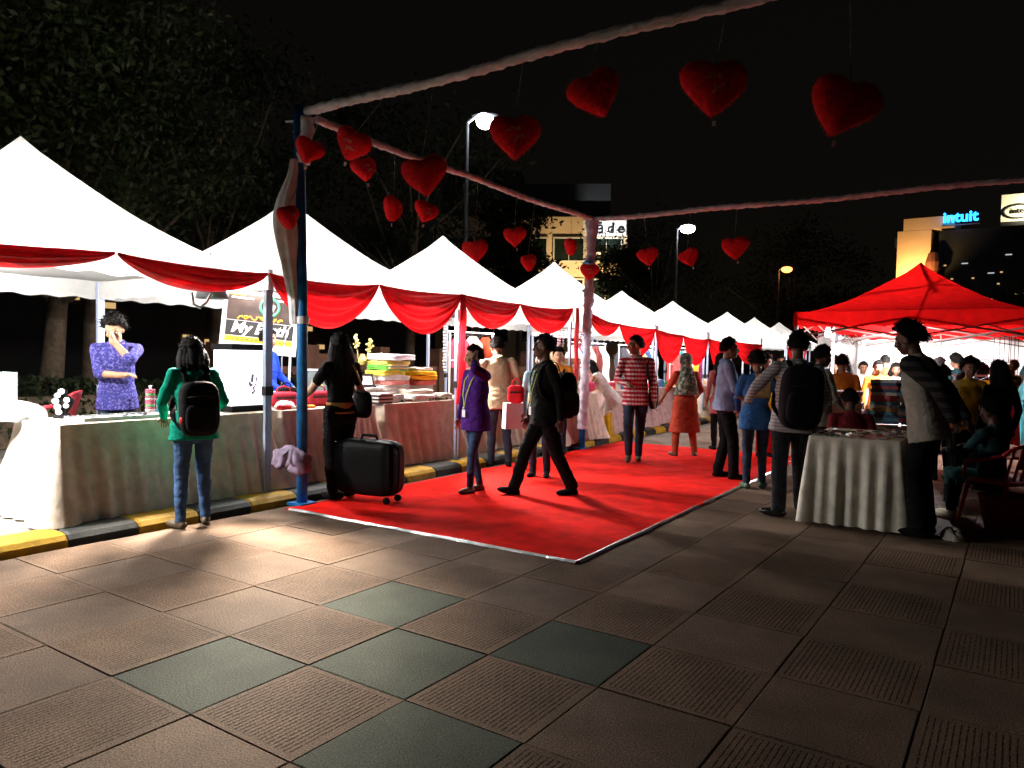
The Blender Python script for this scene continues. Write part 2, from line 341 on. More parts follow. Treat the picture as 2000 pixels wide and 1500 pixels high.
# orange tower and dark glass block with the blue sign
bB = thing('glass_office_tower', 'dark glass office block with a blue lit roof sign and an orange floodlit end', 'building', (-5.2, 82, 0), math.radians(-3))
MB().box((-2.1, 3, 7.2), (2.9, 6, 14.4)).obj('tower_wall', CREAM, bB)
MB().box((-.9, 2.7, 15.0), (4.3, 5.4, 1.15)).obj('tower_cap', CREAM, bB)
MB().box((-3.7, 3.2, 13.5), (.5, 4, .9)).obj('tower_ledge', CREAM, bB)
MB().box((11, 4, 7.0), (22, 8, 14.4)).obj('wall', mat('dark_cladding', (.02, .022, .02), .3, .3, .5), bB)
MB().lathe([(.001, 12.2), (.5, 12.1), (.75, 11.2), (.7, 10.6), (.45, 10.2), (.4, 0)], (-.3, -.3, 0), 14).obj('stair_turret', mat('rusty_cladding', (.09, .03, .015), .8, .3), bB)
win = MB().box((0, 0, 0), (.5, .1, .09)).mesh('window', COLDW); win2 = MB().box((0, 0, 0), (.2, .1, .12)).mesh('window', LITW)
for wx, wz in ((.6, 10.9), (1.2, 9.6), (2.2, 11), (2.9, 9.6), (4.3, 10.0), (5.1, 10.05), (5.6, 11.6), (6.9, 11.9), (4.9, 9.0), (4.4, 7.6), (6.3, 8.0), (7.0, 8.1), (5.2, 6.2), (9.2, 10.2), (10.4, 9.4), (11.5, 11.8)):
    link('window', win if RNG.random() < .4 else win2, bB, (wx, -.06, wz))
MB().box((1.75, -.12, 14.62), (3.1, .14, .08)).obj('sign_rail', HOUS, bB)
link('lettering', text_mesh('intuit', 1.35, .06, glow('blue_neon', (.02, .35, 1.), 5.), bold=.035, spacing=1.0), bB, (1.72, -.3, 15.3), (PI/2, 0, 0))
lamp_light('POINT', (1.7, -1.2, 15.2), 60, (.1, .3, 1.), bB, .5)
uplight(-7.1, 79.4, 9.2, (-7.4, 82.2, 12.8), 2600, (1, .55, .2), 130, 'orange floodlight at the foot of the lit tower end')
bC = thing('office_slab', 'dark office slab behind the glass block with a floodlit oval logo panel on its top corner', 'building', (.6, 98, 0), 0)
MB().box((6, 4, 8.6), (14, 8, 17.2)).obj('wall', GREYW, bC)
MB().box((1.6, .6, 18.6), (5.2, .4, 3.2)).obj('sign_panel', mat('cream_sign_panel', (.75, .7, .55), .6, .06), bC)
ring = MB(); an = np.linspace(.5, 2*PI-.1, 40); ring.tube(np.stack([1.35*np.cos(an), 0*an, .72*np.sin(an)], -1), .05+.06*np.abs(np.sin(an/2)), 6)
DK = mat('dark_logo', (.015, .015, .02), .5, 0)
ring.obj('logo_ring', DK, bC, (.6, .3, 18.3)); link('lettering', text_mesh('intel', .85, .04, DK, bold=.01), bC, (.6, .3, 18.35), (PI/2, 0, 0))
uplight(3.6, 95.6, 17.6, (2.0, 98.6, 18.9), 2600, (1, .9, .6), 100, 'floodlight on the oval logo panel')
# long dark building behind the trees at the left, with a few small lit windows
bD = thing('long_building', 'long dark building behind the trees at left with a few small lit windows', 'building', (-36, 20, 0), 0)
MB().box((-4, 0, 5), (8, 52, 10)).obj('wall', GREYW, bD)
wl = MB().box((0, 0, 0), (.1, .5, .28)).mesh('window', LITW)
for y, z in ((-3.6, 4.6), (-3.5, 4.2), (-2.0, 4.3), (-1.9, 3.9), (-.2, 3.6), (3.9, 2.2), (5.2, 2.0), (7.9, 3.3), (8.2, 1.9), (10.1, 2.1), (11.6, 1.7), (13.2, 1.9), (9.4, 1.6), (12.2, 3.0)): link('window', wl, bD, (.06, y, z))
BRK = mat('brown_wall_render', (.16, .075, .045), .85, .3, 3, .4, 30)
bw = thing('boundary_wall', 'low brown wall behind the white stalls with raised piers', 'wall', (-13.4, 9.6, .08))
for k in range(8): MB().box((0, 1.2+k*2.4, .55+.15*(k % 2)), (.22, 2.3, 1.1+.3*(k % 2))).obj('wall_panel', BRK, bw)
for k in range(9): MB().box((0, k*2.4, .8), (.34, .34, 1.6)).obj('pier', BRK, bw)

# ------------------------------------------------------------------ trees, hedge
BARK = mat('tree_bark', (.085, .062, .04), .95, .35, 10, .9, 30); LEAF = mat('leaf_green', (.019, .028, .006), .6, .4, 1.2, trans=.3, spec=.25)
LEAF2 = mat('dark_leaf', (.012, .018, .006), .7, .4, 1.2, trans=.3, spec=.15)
def leaves(n, clumps, rad, squash, leaf, seed):
    r = np.random.default_rng(seed); mb = MB()
    cs = r.normal(size=(clumps, 3)); cs /= np.linalg.norm(cs, axis=1)[:, None]; cs *= (r.uniform(.25, 1, clumps)**.5)[:, None]; cs[:, 2] *= squash; cs *= rad
    k = r.integers(0, clumps, n); P = cs[k]+r.normal(size=(n, 3))*rad*.17*np.array([1, 1, .7])
    a = r.normal(size=(n, 3)); a /= np.linalg.norm(a, axis=1)[:, None]; b = np.cross(a, r.normal(size=(n, 3))); b /= np.linalg.norm(b, axis=1)[:, None]
    s = leaf*r.uniform(.6, 1.3, n)[:, None]
    V = np.stack([P-a*s, P+b*s*.42+a*s*.1, P+a*s, P-b*s*.42+a*s*.1], 1).reshape(-1, 3)
    return mb.add(V, [(4*i, 4*i+1, 4*i+2, 4*i+3) for i in range(n)]), cs
def trunk(h, r0, tips, seed):
    r = np.random.default_rng(seed); mb = MB(); t = np.linspace(0, 1, 9)
    p = np.stack([.12*np.sin(t*3+seed), .1*np.cos(t*2.3+seed)-.1, t*h], -1); mb.tube(p, r0*(1.25-.75*t+.3*(t < .06)), 10)
    for q in tips:
        s = p[r.integers(4, 8)]; m = (s+q)/2+r.normal(size=3)*.25; u = np.linspace(0, 1, 6)[:, None]
        mb.tube((1-u)**2*s+2*u*(1-u)*m+u*u*q, np.linspace(r0*.42, r0*.1, 6), 6)
    return mb
_tv = {}
def tree(x, y, h, rad, label, variant, leafm=LEAF, n=5200, leaf=.11, thick=.17, squash=.8):
    t = thing('tree', label, 'tree', (x, y, .05), RNG.uniform(0, 6), 'trees behind the stalls'); k = (variant, n, leaf, rad)
    mb, cs = leaves(n, 34, rad, squash, leaf, variant); cs = cs+[0, 0, h]
    trunk(h*.8, thick, [c for c in cs[:12]], variant).obj('trunk', BARK, t, smooth=True)
    mb.obj('crown', leafm, t, (0, 0, h))
tree(-13.5, 6.55, 5.4, 2.9, 'nearest tree with faintly lit green crown above the nearest white canopy', 11, n=16000, leaf=.075)
tree(-14.0, 7.4, 6.2, 2.6, 'forked twin of the nearest tree with its trunk right beside it', 12, n=13000, leaf=.075)
tree(-13.2, 1.8, 6.6, 3.0, 'tree at the left edge whose crown fills the top left corner', 13, n=15000, leaf=.075)
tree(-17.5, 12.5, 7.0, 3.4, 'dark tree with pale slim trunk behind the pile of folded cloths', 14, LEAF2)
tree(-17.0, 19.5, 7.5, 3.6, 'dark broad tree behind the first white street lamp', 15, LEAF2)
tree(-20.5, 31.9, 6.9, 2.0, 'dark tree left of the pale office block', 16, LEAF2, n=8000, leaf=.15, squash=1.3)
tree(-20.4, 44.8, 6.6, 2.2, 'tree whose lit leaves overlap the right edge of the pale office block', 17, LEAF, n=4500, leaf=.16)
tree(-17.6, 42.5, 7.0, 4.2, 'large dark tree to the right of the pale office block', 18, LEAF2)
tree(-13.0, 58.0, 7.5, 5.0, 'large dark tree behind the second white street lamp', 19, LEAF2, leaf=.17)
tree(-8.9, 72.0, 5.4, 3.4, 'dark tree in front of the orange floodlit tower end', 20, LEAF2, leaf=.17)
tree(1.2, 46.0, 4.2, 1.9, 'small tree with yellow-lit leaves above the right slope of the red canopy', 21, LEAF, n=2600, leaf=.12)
hd = thing('hedge', 'clipped dark green hedge behind the nearest stall', 'hedge', (-11.6, 5.0, .05))
r = np.random.default_rng(3); n = 15000; P = np.stack([r.uniform(-.45, .45, n), r.uniform(-6, 7, n), .95*r.uniform(.03, 1, n)**.6], -1)
P[:, 2] *= 1+.08*np.sin(P[:, 1]*3)+.05*np.sin(P[:, 1]*7.7); a = r.normal(size=(n, 3)); a /= np.linalg.norm(a, axis=1)[:, None]; b = np.cross(a, r.normal(size=(n, 3))); b /= np.linalg.norm(b, axis=1)[:, None]
V = np.stack([P-a*.05, P+b*.03, P+a*.05, P-b*.03], 1).reshape(-1, 3)
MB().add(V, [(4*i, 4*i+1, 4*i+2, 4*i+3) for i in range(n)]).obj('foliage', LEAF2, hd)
MB().box((0, .5, .4), (.6, 12.6, .7)).obj('inner_twigs', BARK, hd)

# ------------------------------------------------------------------ street lamps
def street_lamp(x, y, h, px, py, label, col, emit, power, ln=.55):
    t = thing('street_lamp', label, 'street lamp', (x, y, .05), 0, 'street lamps beyond the stalls')
    DG = mat('dark_grey_lamp_pole', (.035, .037, .04), .6, .15); MB().tube([(0, 0, 0), (0, 0, h*.5), (0, 0, h)], [.09, .075, .05], 10).obj('pole', DG, t)
    MB().box((0, 0, .15), (.3, .3, .3)).obj('base', POLE_GREY, t)
    d = unit((px, py, 0)); e = d*.18
    MB().tube([(0, 0, h-.02), tuple(d*.2+[0, 0, h+.12]), tuple(e+[0, 0, h+.16])], [.045, .04, .035], 8).obj('arm', POLE_GREY, t)
    hd = MB().ell(e+d*.3+[0, 0, h+.17], (.4, .17, .07), rotm('z', math.atan2(d[1], d[0]))).obj('lamp_head', HOUS, t, smooth=True)
    MB().ell(e+d*.3+[0, 0, h+.02], (ln*.42, .24, .22), rotm('z', math.atan2(d[1], d[0]))).obj('lens', glow('lens_'+label[:12], col, emit), t, smooth=True)
    lamp_light('POINT', tuple(e+d*.3+[0, 0, h-.25]), power, col, t, .15)
street_lamp(-12.0, 16.1, 7.6, .84, .3, 'tall white street lamp half hidden by a plush heart', (.85, .93, 1.), 40, 60)
street_lamp(-12.75, 33.5, 7.5, .84, .3, 'white street lamp further off above the far tent peaks', (.9, .9, 1.), 40, 150, .8)
street_lamp(-11.75, 48.5, 7.2, .84, .3, 'orange street lamp farthest off near the red canopy', (1., .30, .07), 5, 150, .8)
# ------------------------------------------------------------------ tents
def canopy_mesh(name, half, eave, peak, m, n=26, power=1.4, val=.21):
    t = np.linspace(-1, 1, n*2+1); X, Y = np.meshgrid(t, t, indexing='ij'); ax, ay = np.abs(X), np.abs(Y)
    r = np.minimum(1, (ax**9+ay**9)**(1/9)); hi, lo = np.maximum(ax, ay), np.minimum(ax, ay)
    z = eave+(peak-eave)*(1-r)**power-.07*np.sin(PI*r)*(1-lo/np.maximum(hi, 1e-6))+.02*np.exp(-(r/.05)**2)
    wr = np.array([[.012*wob((a, b, 0), 3.) for b in t] for a in t])
    P = np.stack([X*half, Y*half, z+wr*(r > .1)], -1); mb = MB().grid(P)
    rim = np.concatenate([P[0], P[1:, -1], P[-1, ::-1][1:], P[::-1, 0][1:-1]]); rows = [rim]
    for k in (.35, .7, 1.):
        q = rim.copy(); q[:, 2] -= val*k-.012*k*np.sin(np.arange(len(q))*1.1); q[:, :2] *= 1+.004*k+.004*np.sin(np.arange(len(q))*.8)[:, None]*k; rows.append(q)
    va = MB().grid(np.stack(rows), closev=True)
    return mb.mesh('canopy_'+name, m, True), va.mesh('valance_'+name, m, True)
def scissor(half, z, ax, n=2):
    """crossed bars between two legs under one eave"""
    out = []
    for k in range(n):
        a, b = -half+2*half*k/n, -half+2*half*(k+1)/n
        for z0, z1 in ((z, z-.26), (z-.26, z)): out.append(((a, z0), (b, z1)))
    return out
LEGM = mat('pale_blue_grey_leg', (.30, .34, .46), .45, .1)
def tent(label, x, y, half, eave, peak, cm, vm, z0, group, bars, legm=LEGM, rz=0.):
    t = thing('canopy_tent', label, 'tent', (x, y, z0), rz, group); link('canopy', cm, t); link('valance', vm, t)
    h = half-.035
    for sx in (-1, 1):
        for sy in (-1, 1):
            l = MB().box((0, 0, .55), (.034, .034, 1.1)).box((0, 0, (eave+.95)/2), (.044, .044, eave-.95-.02)).obj('leg', legm, t, (sx*h, sy*h, 0))
            MB().box((0, 0, .008), (.1, .1, .016)).obj('foot_plate', legm, l); MB().box((0, 0, 1.02), (.058, .058, .09)).obj('slider', DARKMETAL, l)
    for i, (ax, s) in enumerate((('x', -1), ('x', 1), ('y', -1), ('y', 1))):
        if not bars: break
        for (a, za), (b, zb) in scissor(h, eave-.1, ax):
            p, q = ((a, s*h, za), (b, s*h, zb)) if ax == 'x' else ((s*h, a, za), (s*h, b, zb))
            MB().tube([p, q], .013, 4).obj('truss_bar', bars, t)
    if bars:
        for s in ((0, -1), (0, 1), (-1, 0), (1, 0)):
            p = (s[0]*h, s[1]*h, eave-.32); MB().tube([p, (0, 0, eave+.15)], .013, 4).obj('truss_bar', bars, t)
        MB().tube([(0, 0, eave), (0, 0, peak-.02)], .02, 6).obj('centre_post', bars, t)
    return t
WC, WV = canopy_mesh('white', 1.57, 2.22, 3.33, WHITE_CANVAS); WC2, WV2 = canopy_mesh('low', 1.57, 2.12, 3.02, WHITE_CANVAS)
CEN = [3.37, 6.48, 9.62, 13.25, 16.5, 19.85, 24.8, 28.1, 31.8]
names = ['nearest white pop-up canopy cut by the left edge of the picture', 'second white canopy with its peak behind the blue pole', 'third white canopy over the piled folded cloths',
 'fourth white canopy just left of the wrapped far pole', 'fifth white canopy just right of the wrapped far pole', 'sixth white canopy above the person in the green headscarf',
 'seventh white canopy above the man in the blue shirt', 'eighth white canopy with a dim cream peak, last but one of the row', 'ninth white canopy with a dim cream peak, smallest and last of the row']
for k, (y, nm) in enumerate(zip(CEN, names)):
    tent(nm, -7.62, y, 1.57, 2.22 if k < 4 else 2.12, 3.33, WC if k < 4 else WC2, WV if k < 4 else WV2, .08, 'white canopies in the left row', None)
RC, RV = canopy_mesh('red', 1.5, 2.22, 3.02, RED_CANVAS)
TRUSS = mat('truss_steel', (.2, .16, .15), .4, .1, metal=.5)
tent('red pop-up canopy nearest, at the right edge', -1.05, 13.0, 1.5, 2.22, 3.02, RC, RV, 0, 'red canopies at right', TRUSS, WHITE)
tent('second red canopy directly behind the nearest red one', -1.0, 16.3, 1.5, 2.22, 3.0, RC, RV, 0, 'red canopies at right', TRUSS)
tent('third red canopy, beside the second and deeper under the red roofs', 2.1, 16.2, 1.5, 2.2, 3.0, RC, RV, 0, 'red canopies at right', TRUSS)
tent('red canopy beyond the right edge, beside the nearest one', 2.05, 13.1, 1.5, 2.22, 3.0, RC, RV, 0, 'red canopies at right', TRUSS)
tent('rearmost red canopy behind the bright white cloth', -.9, 21.5, 1.5, 2.22, 3.0, RC, RV, 0, 'red canopies at right', TRUSS)
bk = thing('backdrop_cloth', 'white cloth hung as a backdrop under the red canopies', 'backdrop cloth', (-.5, 18.0, 0), 0)
P = np.array([[(-2.95+.09*i, .05*math.sin(i*1.3)*(.4+.6*j/8), 2.3-2.22*j/8) for j in range(9)] for i in range(80)]); MB().grid(P).obj('cloth_sheet', WHITE_CANVAS, bk, smooth=True)

# lamps hung under the canopies
def hung_lamp(x, y, ztop, z, label, power, col=(1, .97, .93), grp='lamps hung under the canopies', aim=None, cone=120):
    t = thing('hanging_lamp', label, 'lamp', (x, y, z), 0, grp)
    MB().tube([(0, 0, .1), (.01, 0, (ztop-z)/2), (0, 0, ztop-z)], .006, 5).obj('cord', BLACK, t)
    MB().lathe([(.001, .13), (.03, .13), (.034, .04), (.028, .03)], seg=12).obj('socket', WHITE, t, smooth=True)
    MB().lathe([(.02, .03), (.042, -.01), (.045, -.06), (.03, -.1), (.001, -.11)], seg=12).obj('bulb', glow('bulb_white', (1, .96, .9), 40), t, smooth=True)
    if aim is None: lamp_light('POINT', (0, 0, -.13), power, col, t, .05)
    else:
        MB().lathe([(.05, .12), (.13, .0), (.15, -.12), (.14, -.12), (.12, .0), (.04, .11)], seg=16).obj('shade', HOUS, t, smooth=True); lamp_light('SPOT', (0, 0, -.2), power, col, t, .22, tuple(np.array(aim)+[0, 0, -.2]), cone)
where = ['the nearest', 'the second', 'the third', 'the fourth', 'the fifth', 'the sixth', 'the seventh', 'the eighth', 'the ninth']
def eave_lamps(yc, who, pw, z=2.2):
    for dx, dy, wh in ((.8, -.75, 'near front'), (.8, .75, 'far front'), (-.7, 0, 'back')):
        hung_lamp(-7.62+dx, yc+dy, 2.6 if dx > 0 else 2.9, z+(.08 if dx > 0 else .45), 'white bulb under the %s of %s white canopy' % (wh, who), pw)
hung_lamp(-6.95, 2.5, 2.6, 2.28, 'white bulb under the near front of the nearest white canopy', 480); hung_lamp(-6.9, 4.85, 2.5, 2.25, 'white bulb under the far front of the nearest white canopy', 260); hung_lamp(-8.6, 3.3, 2.6, 2.35, 'white bulb under the back of the nearest white canopy', 130)
for k, yc in enumerate(CEN):
    if k: eave_lamps(yc, where[k], [0, 150, 145, 145, 145, 145, 150, 75, 55][k], 2.2 if k < 4 else 2.1)
hung_lamp(-6.26, 4.42, 2.25, 2.10, 'added shaded lamp under the front eave at the grey tent leg, brightening the paving', 3600, (1, .88, .72), 'added fill lamps under the front eaves', (1.0, -.75, -1.12), 54)  # spot added to throw a brighter pool on the paving by the stalls
hung_lamp(-6.28, 8.05, 2.22, 2.12, 'added shaded lamp under the front eave at the long red tail, brightening the carpet', 2600, (1, .95, .9), 'added fill lamps under the front eaves', (1.25, -.1, -1.0), 66)  # second added spot, lifts the carpet and the walkers on it
hung_lamp(-7.1, 1.6, 2.5, 2.2, 'shaded lamp just outside the left edge of the picture', 1300, (1, .97, .93), 'lamps hung under the canopies', (.25, 1.4, -1.7), 66)
tent('white canopy just outside the left edge of the picture', -7.62, .27, 1.57, 2.22, 3.33, WC, WV, .08, 'white canopies in the left row', None)
hung_lamp(-2.2, 12.2, 2.42, 1.98, 'glaring white bulb under the front corner of the nearest red canopy', 45, (1, .95, .92), 'lamps under the red canopies')
hung_lamp(-1.4, 13.9, 2.5, 1.97, 'added white bulb under the back of the nearest red canopy', 620, (1, .93, .95), 'lamps under the red canopies')  # extra bulb put in to brighten the canopy underside and backlight the crowd
hung_lamp(-1.2, 16.2, 2.8, 2.0, 'shaded white lamp under the second red canopy', 1500, (1, .95, .92), 'lamps under the red canopies', (-.1, 1, -.35))
hung_lamp(2.0, 16.4, 2.8, 2.0, 'shaded white lamp under the third red canopy', 1200, (1, .95, .92), 'lamps under the red canopies', (-.5, 1, -.3))

# ------------------------------------------------------------------ red swags along the front eaves
XF = -6.01
def swag(y0, z0, y1, z1, sag, label, top=.03, seed=0, x=XF):
    n, m = 30, 26; P = np.zeros((n, m, 3)); L = y1-y0
    for i in range(n):
        u = i/(n-1); q = 4*u*(1-u); pin = min(1, 4.5*min(u, 1-u))
        for j in range(m):
            v = j/(m-1); s = top+(sag-top)*v**1.1
            z = z0+(z1-z0)*u-s*q**.82-.045*v*(1-pin)*.5
            f = math.sin(v*21+seed+1.6*math.sin(u*3+seed))*.028*(.3+.7*pin)+.05*math.sin(v*PI)*q
            P[i, j] = (x+f, y0+L*u, z+.012*math.cos(v*21+seed)*pin*1.2)
    o = MB().grid(P).obj('red_swag', RED_CLOTH, smooth=True)
    return props(o, label, 'swag', 'red swags along the white canopies')
SW = [(1.8, 2.2, 3.42, 2.27, .17, 'leftmost red swag under the nearest white canopy'), (3.44, 2.27, 4.96, 2.26, .24, 'shallow red swag just left of the blue-grey tent leg'),
 (4.98, 2.26, 6.55, 2.29, .54, 'deep red swag behind the blue pole and its white drape'), (6.57, 2.29, 8.16, 2.30, .56, 'deep red swag just right of the blue pole, above the suitcase'),
 (8.18, 2.30, 9.64, 2.28, .40, 'red swag above the beige-shirted man'), (9.66, 2.28, 11.34, 2.33, .44, 'red swag above the man in black, left of the wrapped pole'),
 (11.9, 2.30, 13.2, 2.15, .34, 'red swag just right of the wrapped far pole'), (13.22, 2.15, 15.0, 2.12, .62, 'red swag above the man in the checked shirt'),
 (15.02, 2.12, 16.7, 2.05, .66, 'red swag right of the checked shirt man'), (16.72, 2.05, 18.5, 2.03, .68, 'red swag above the person in the green headscarf'),
 (18.52, 2.03, 20.6, 2.02, .85, 'red swag hanging lowest, left of the man in blue'), (20.62, 2.02, 23.6, 2.0, .6, 'red swag behind the head of the man in blue'), (26.8, 2.0, 30, 2.0, .6, 'last red swag far along the row')]
for k, s in enumerate(SW): swag(s[0]*.98, s[1], s[2]*.98, s[3], s[4], s[5], seed=k*1.7)
def tail(y, z0, z1, w, label):
    n = 22; P = np.array([[(XF+.03+.02*math.sin(j*1.9+i*.12), y+(j/11-.5)*w*(.45+.55*min(1, i/5))+.015*math.sin(i*.5), z0+(z1-z0)*i/(n-1)) for j in range(12)] for i in range(n)])
    props(MB().grid(P).obj('red_tail', RED_CLOTH, smooth=True), label, 'hanging cloth', 'red cloth tails')
tail(7.98, 2.3, .84, .17, 'long red cloth tail hanging beside the pile of folded cloths'); tail(11.2, 2.33, .98, .13, 'red cloth tail hanging behind the man in black')

# ------------------------------------------------------------------ the scaffold frame wrapped in cloth
WRAP = cloth('pinkish_white_wrap', (.70, .71, .73), bump=.4, bscale=90, fold=.5)
TAPEW = mat('white_tape', (.7, .7, .7), .4, .1)
fr = thing('scaffold_frame', 'tall open scaffold frame with blue poles and cloth-wrapped beams standing round the carpet', 'frame', (-5.68, 5.02, 0))
def wrapped(p0, p1, r, name, seed, flare=0.):
    p0, p1 = np.array(p0, float), np.array(p1, float); L = np.linalg.norm(p1-p0); n = int(L/.022); t = np.linspace(0, 1, n)[:, None]
    path = p0+(p1-p0)*t; path[:, 2] += .012*np.sin(t[:, 0]*L*2.3+seed)-.018*np.sin(t[:, 0]*PI)
    def rad(u, an):
        s = u*L; k = 1+.10*np.sin(s*34+an*1.0+1.4*math.sin(s*5+seed))+.07*np.sin(s*71+an*2+seed)
        k += .22*np.array([wob((s*5, math.cos(a), math.sin(a)), 1.3, seed) for a in an]); k += .3*max(0, wob((s*2.1, seed, 0)))
        return k+flare*math.exp(-((1-u)*L/.28)**2)
    return MB().tube(path, r, 14, rad=rad).obj(name, cloth('lilac_pole_wrap', (.5, .45, .54), fold=.5) if name == 'pole_wrap' else WRAP, fr, smooth=True)
MB().tube([(0, 0, 0), (-.02, 0, 1.9), (-.06, -.03, 3.86)], .052, 14).obj('pole', BLUE, fr, smooth=True)
MB().tube([(0, 5.88, 0), (.02, 5.88, 1.9), (.09, 5.9, 3.75)], .05, 14).obj('pole', BLUE, fr, smooth=True)
MB().tube([(6.9, 0, 0), (6.9, 0, 3.93)], .052, 14).obj('pole', BLUE, fr, smooth=True); MB().tube([(6.9, 5.9, 0), (6.9, 5.9, 3.75)], .052, 14).obj('pole', BLUE, fr, smooth=True)
for x, y in ((0, 0), (0, 5.88), (6.9, 0), (6.9, 5.9)): MB().box((x, y, .012), (.2, .2, .024)).obj('base_plate', BLUE, fr)
wrapped((.02, 0, 3.79), (6.95, 0, 3.93), .040, 'wrapped_beam', 1); wrapped((.04, .1, 3.74), (.1, 5.86, 3.72), .038, 'wrapped_beam', 2)
wrapped((.1, 5.9, 3.73), (6.95, 5.9, 3.73), .038, 'wrapped_beam', 3); wrapped((6.9, .05, 3.88), (6.9, 5.85, 3.72), .045, 'wrapped_beam', 4)
wrapped((0.0, 5.88, .34), (.09, 5.9, 3.7), .072, 'pole_wrap', 5, .45)
wrapped((.03, .01, 3.75), (-.02, -.01, 3.3), .062, 'corner_wrap', 6)
cp = MB().box((-.07, -.05, 3.72), (.05, .05, .22)).tube([(-.16, -.1, 3.71), (.02, -.03, 3.71)], .012, 6); cp.obj('coupler', DARKMETAL, fr)
for z, r in ((1.80, .066),): MB().lathe([(r*.95, z-.035), (r, z-.02), (r, z+.03), (r*.93, z+.04)], (-.02, 0, 0), 14).obj('tape_band', TAPEW, fr, smooth=True)
MB().tube([(.07*math.cos(a)+.035, 5.885+.08*math.sin(a), 2.52+.05*a/PI) for a in np.linspace(-.3, 4.2, 14)], .012, 6).obj('cord_tie', BLUE, fr)
MB().tube([(.085*math.cos(a)+.05, 5.885+.085*math.sin(a), 3.0+.02*a/PI) for a in np.linspace(0, 6.2, 16)], .02, 6).obj('cord_tie', BLUE, fr)
# drape of white cloth hanging from the corner and tied to the blue pole
dl = np.array([-.66, -.75, 0]); n = 60; t = np.linspace(0, 1, n); zz = 3.34-1.58*t
offs = .04+.085*np.exp(-((t-.32)/.2)**2)+.05*np.exp(-((t-.6)/.2)**2); rr = .04+.065*np.exp(-((t-.42)/.27)**2)
MB().tube(np.stack([-.04+dl[0]*offs, -.02+dl[1]*offs, zz], -1), rr, 28, rad=lambda u, an: 1+.17*np.sin(an*7+u*3)+.1*np.sin(an*4-u*9)).obj('hanging_drape', cloth('white_drape', (.85, .83, .83), fold=.3), fr, smooth=True)
bow = MB()
for k, (a, L, w) in enumerate(((-2.4, .24, .065), (-1.2, .24, .075), (-1.8, .19, .07))):
    d = np.array([math.cos(a)*.66*1, math.cos(a)*.5, 0]); u = np.linspace(0, 1, 16)[:, None]
    path = np.array([-.02, -.08, .56])+u*np.array([.55*math.cos(a)*L*2, .35*math.cos(a)*L, math.sin(a)*L*1.1])
    bow.tube(path, .022+w*np.sin(np.linspace(.1, 2.7, 16))**1.2, 18, rad=lambda q, an, k=k: 1+.28*np.sin(an*4+q*6+k)+.18*np.sin(an*7-q*5+k))
bow.obj('tied_cloth_knot', cloth('lilac_cloth_knot', (.26, .19, .27), fold=.5), fr, smooth=True)

# ------------------------------------------------------------------ plush hearts
FUR = mat('red_plush', (.75, .018, .022), .95, .22, 14, .8, 150, spec=.05)
GOLD = mat('pink_stitching', (.75, .30, .24), .6, .1); TAGM = mat('white_tag', (.7, .65, .6), .7, .1); STR = mat('string', (.25, .24, .22), .8, .1)
def heart_mesh(seed, w=1.):
    r = np.random.default_rng(seed); na, nr = 56, 9; th = np.linspace(0, 2*PI, na, endpoint=False)
    hx = .60*(16*np.sin(th)**3/32.)+.40*.52*np.sin(th); hy = .66*((13*np.cos(th)-5*np.cos(2*th)-1.6*np.cos(3*th)-.6*np.cos(4*th)+2)/32.)+.34*.42*np.cos(th)
    rows = []
    for s in np.linspace(-PI/2, PI/2, 2*nr+1):
        q = math.cos(s)**.75; rows.append(np.stack([hx*q, np.sign(math.sin(s))*abs(math.sin(s))**.9*.27+0*th, hy*q], -1))
    P = np.array(rows); P[:, :, 0] += .02*np.sin(P[:, :, 2]*7+seed); mb = MB().grid(P*w, closev=True)
    V = P.reshape(-1, 3)*w; n = 2600; k = r.integers(na, len(V)-na, n); b = V[k]+r.normal(size=(n, 3))*.012*w; d = b*np.array([1, 1.6, 1]); d /= np.linalg.norm(d, axis=1)[:, None]
    d = d+r.normal(size=(n, 3))*.45; sd = np.cross(d, r.normal(size=(n, 3))); sd /= np.linalg.norm(sd, axis=1)[:, None]; l = r.uniform(.012, .028, n)[:, None]*w
    T = np.stack([b-sd*.006*w, b+sd*.006*w, b+d*l], 1).reshape(-1, 3); mb.add(T, [(3*i, 3*i+1, 3*i+2) for i in range(n)])
    return mb.mesh('cushion', FUR, True)
HM = [heart_mesh(1), heart_mesh(2), heart_mesh(3)]
LET = {'L': [[(.12, .95), (.3, 1.05), (.25, .6), (.1, .1), (.0, .0), (.2, .05), (.45, .0), (.6, .15)]], 'o': [[(.3, .45), (.1, .4), (.02, .15), (.15, 0), (.32, .1), (.33, .35), (.25, .45), (.45, .42)]],
 'v': [[(.0, .42), (.1, .4), (.16, .02), (.36, .45), (.5, .42)]], 'e': [[(.03, .2), (.3, .28), (.26, .45), (.08, .42), (.02, .15), (.15, 0), (.38, .1)]],
 'y': [[(.0, .45), (.08, .1), (.2, .05), (.34, .45)], [(.34, .45), (.25, -.1), (.1, -.4), (-.02, -.25), (.3, .05), (.45, .15)]], 'u': [[(.0, .45), (.06, .08), (.2, .02), (.32, .4)], [(.34, .45), (.36, .06), (.5, .08)]]}
def script(lines, sc, m):
    mb = MB()
    for txt, ox, oz in lines:
        x = ox
        for ch in txt:
            for st in LET[ch]:
                p = np.array(st); k = np.linspace(0, len(p)-1, len(p)*3); q = np.stack([np.interp(k, range(len(p)), p[:, i]) for i in (0, 1)], -1)
                X = (x+q[:, 0]+.15*q[:, 1])*sc; Z = (oz+q[:, 1])*sc; Yd = -.285+.9*(X**2+Z**2)
                mb.tube(np.stack([X, Yd, Z], -1), .0085, 4)
            x += .62 if ch == 'L' else .46
    return mb.mesh('lettering', m)
LOVE = script([('Love', -1.35, .15), ('you', -.1, -.75)], .17, GOLD)
TAGME = MB().box((0, 0, -.03), (.024, .003, .034)).mesh('tag', TAGM)
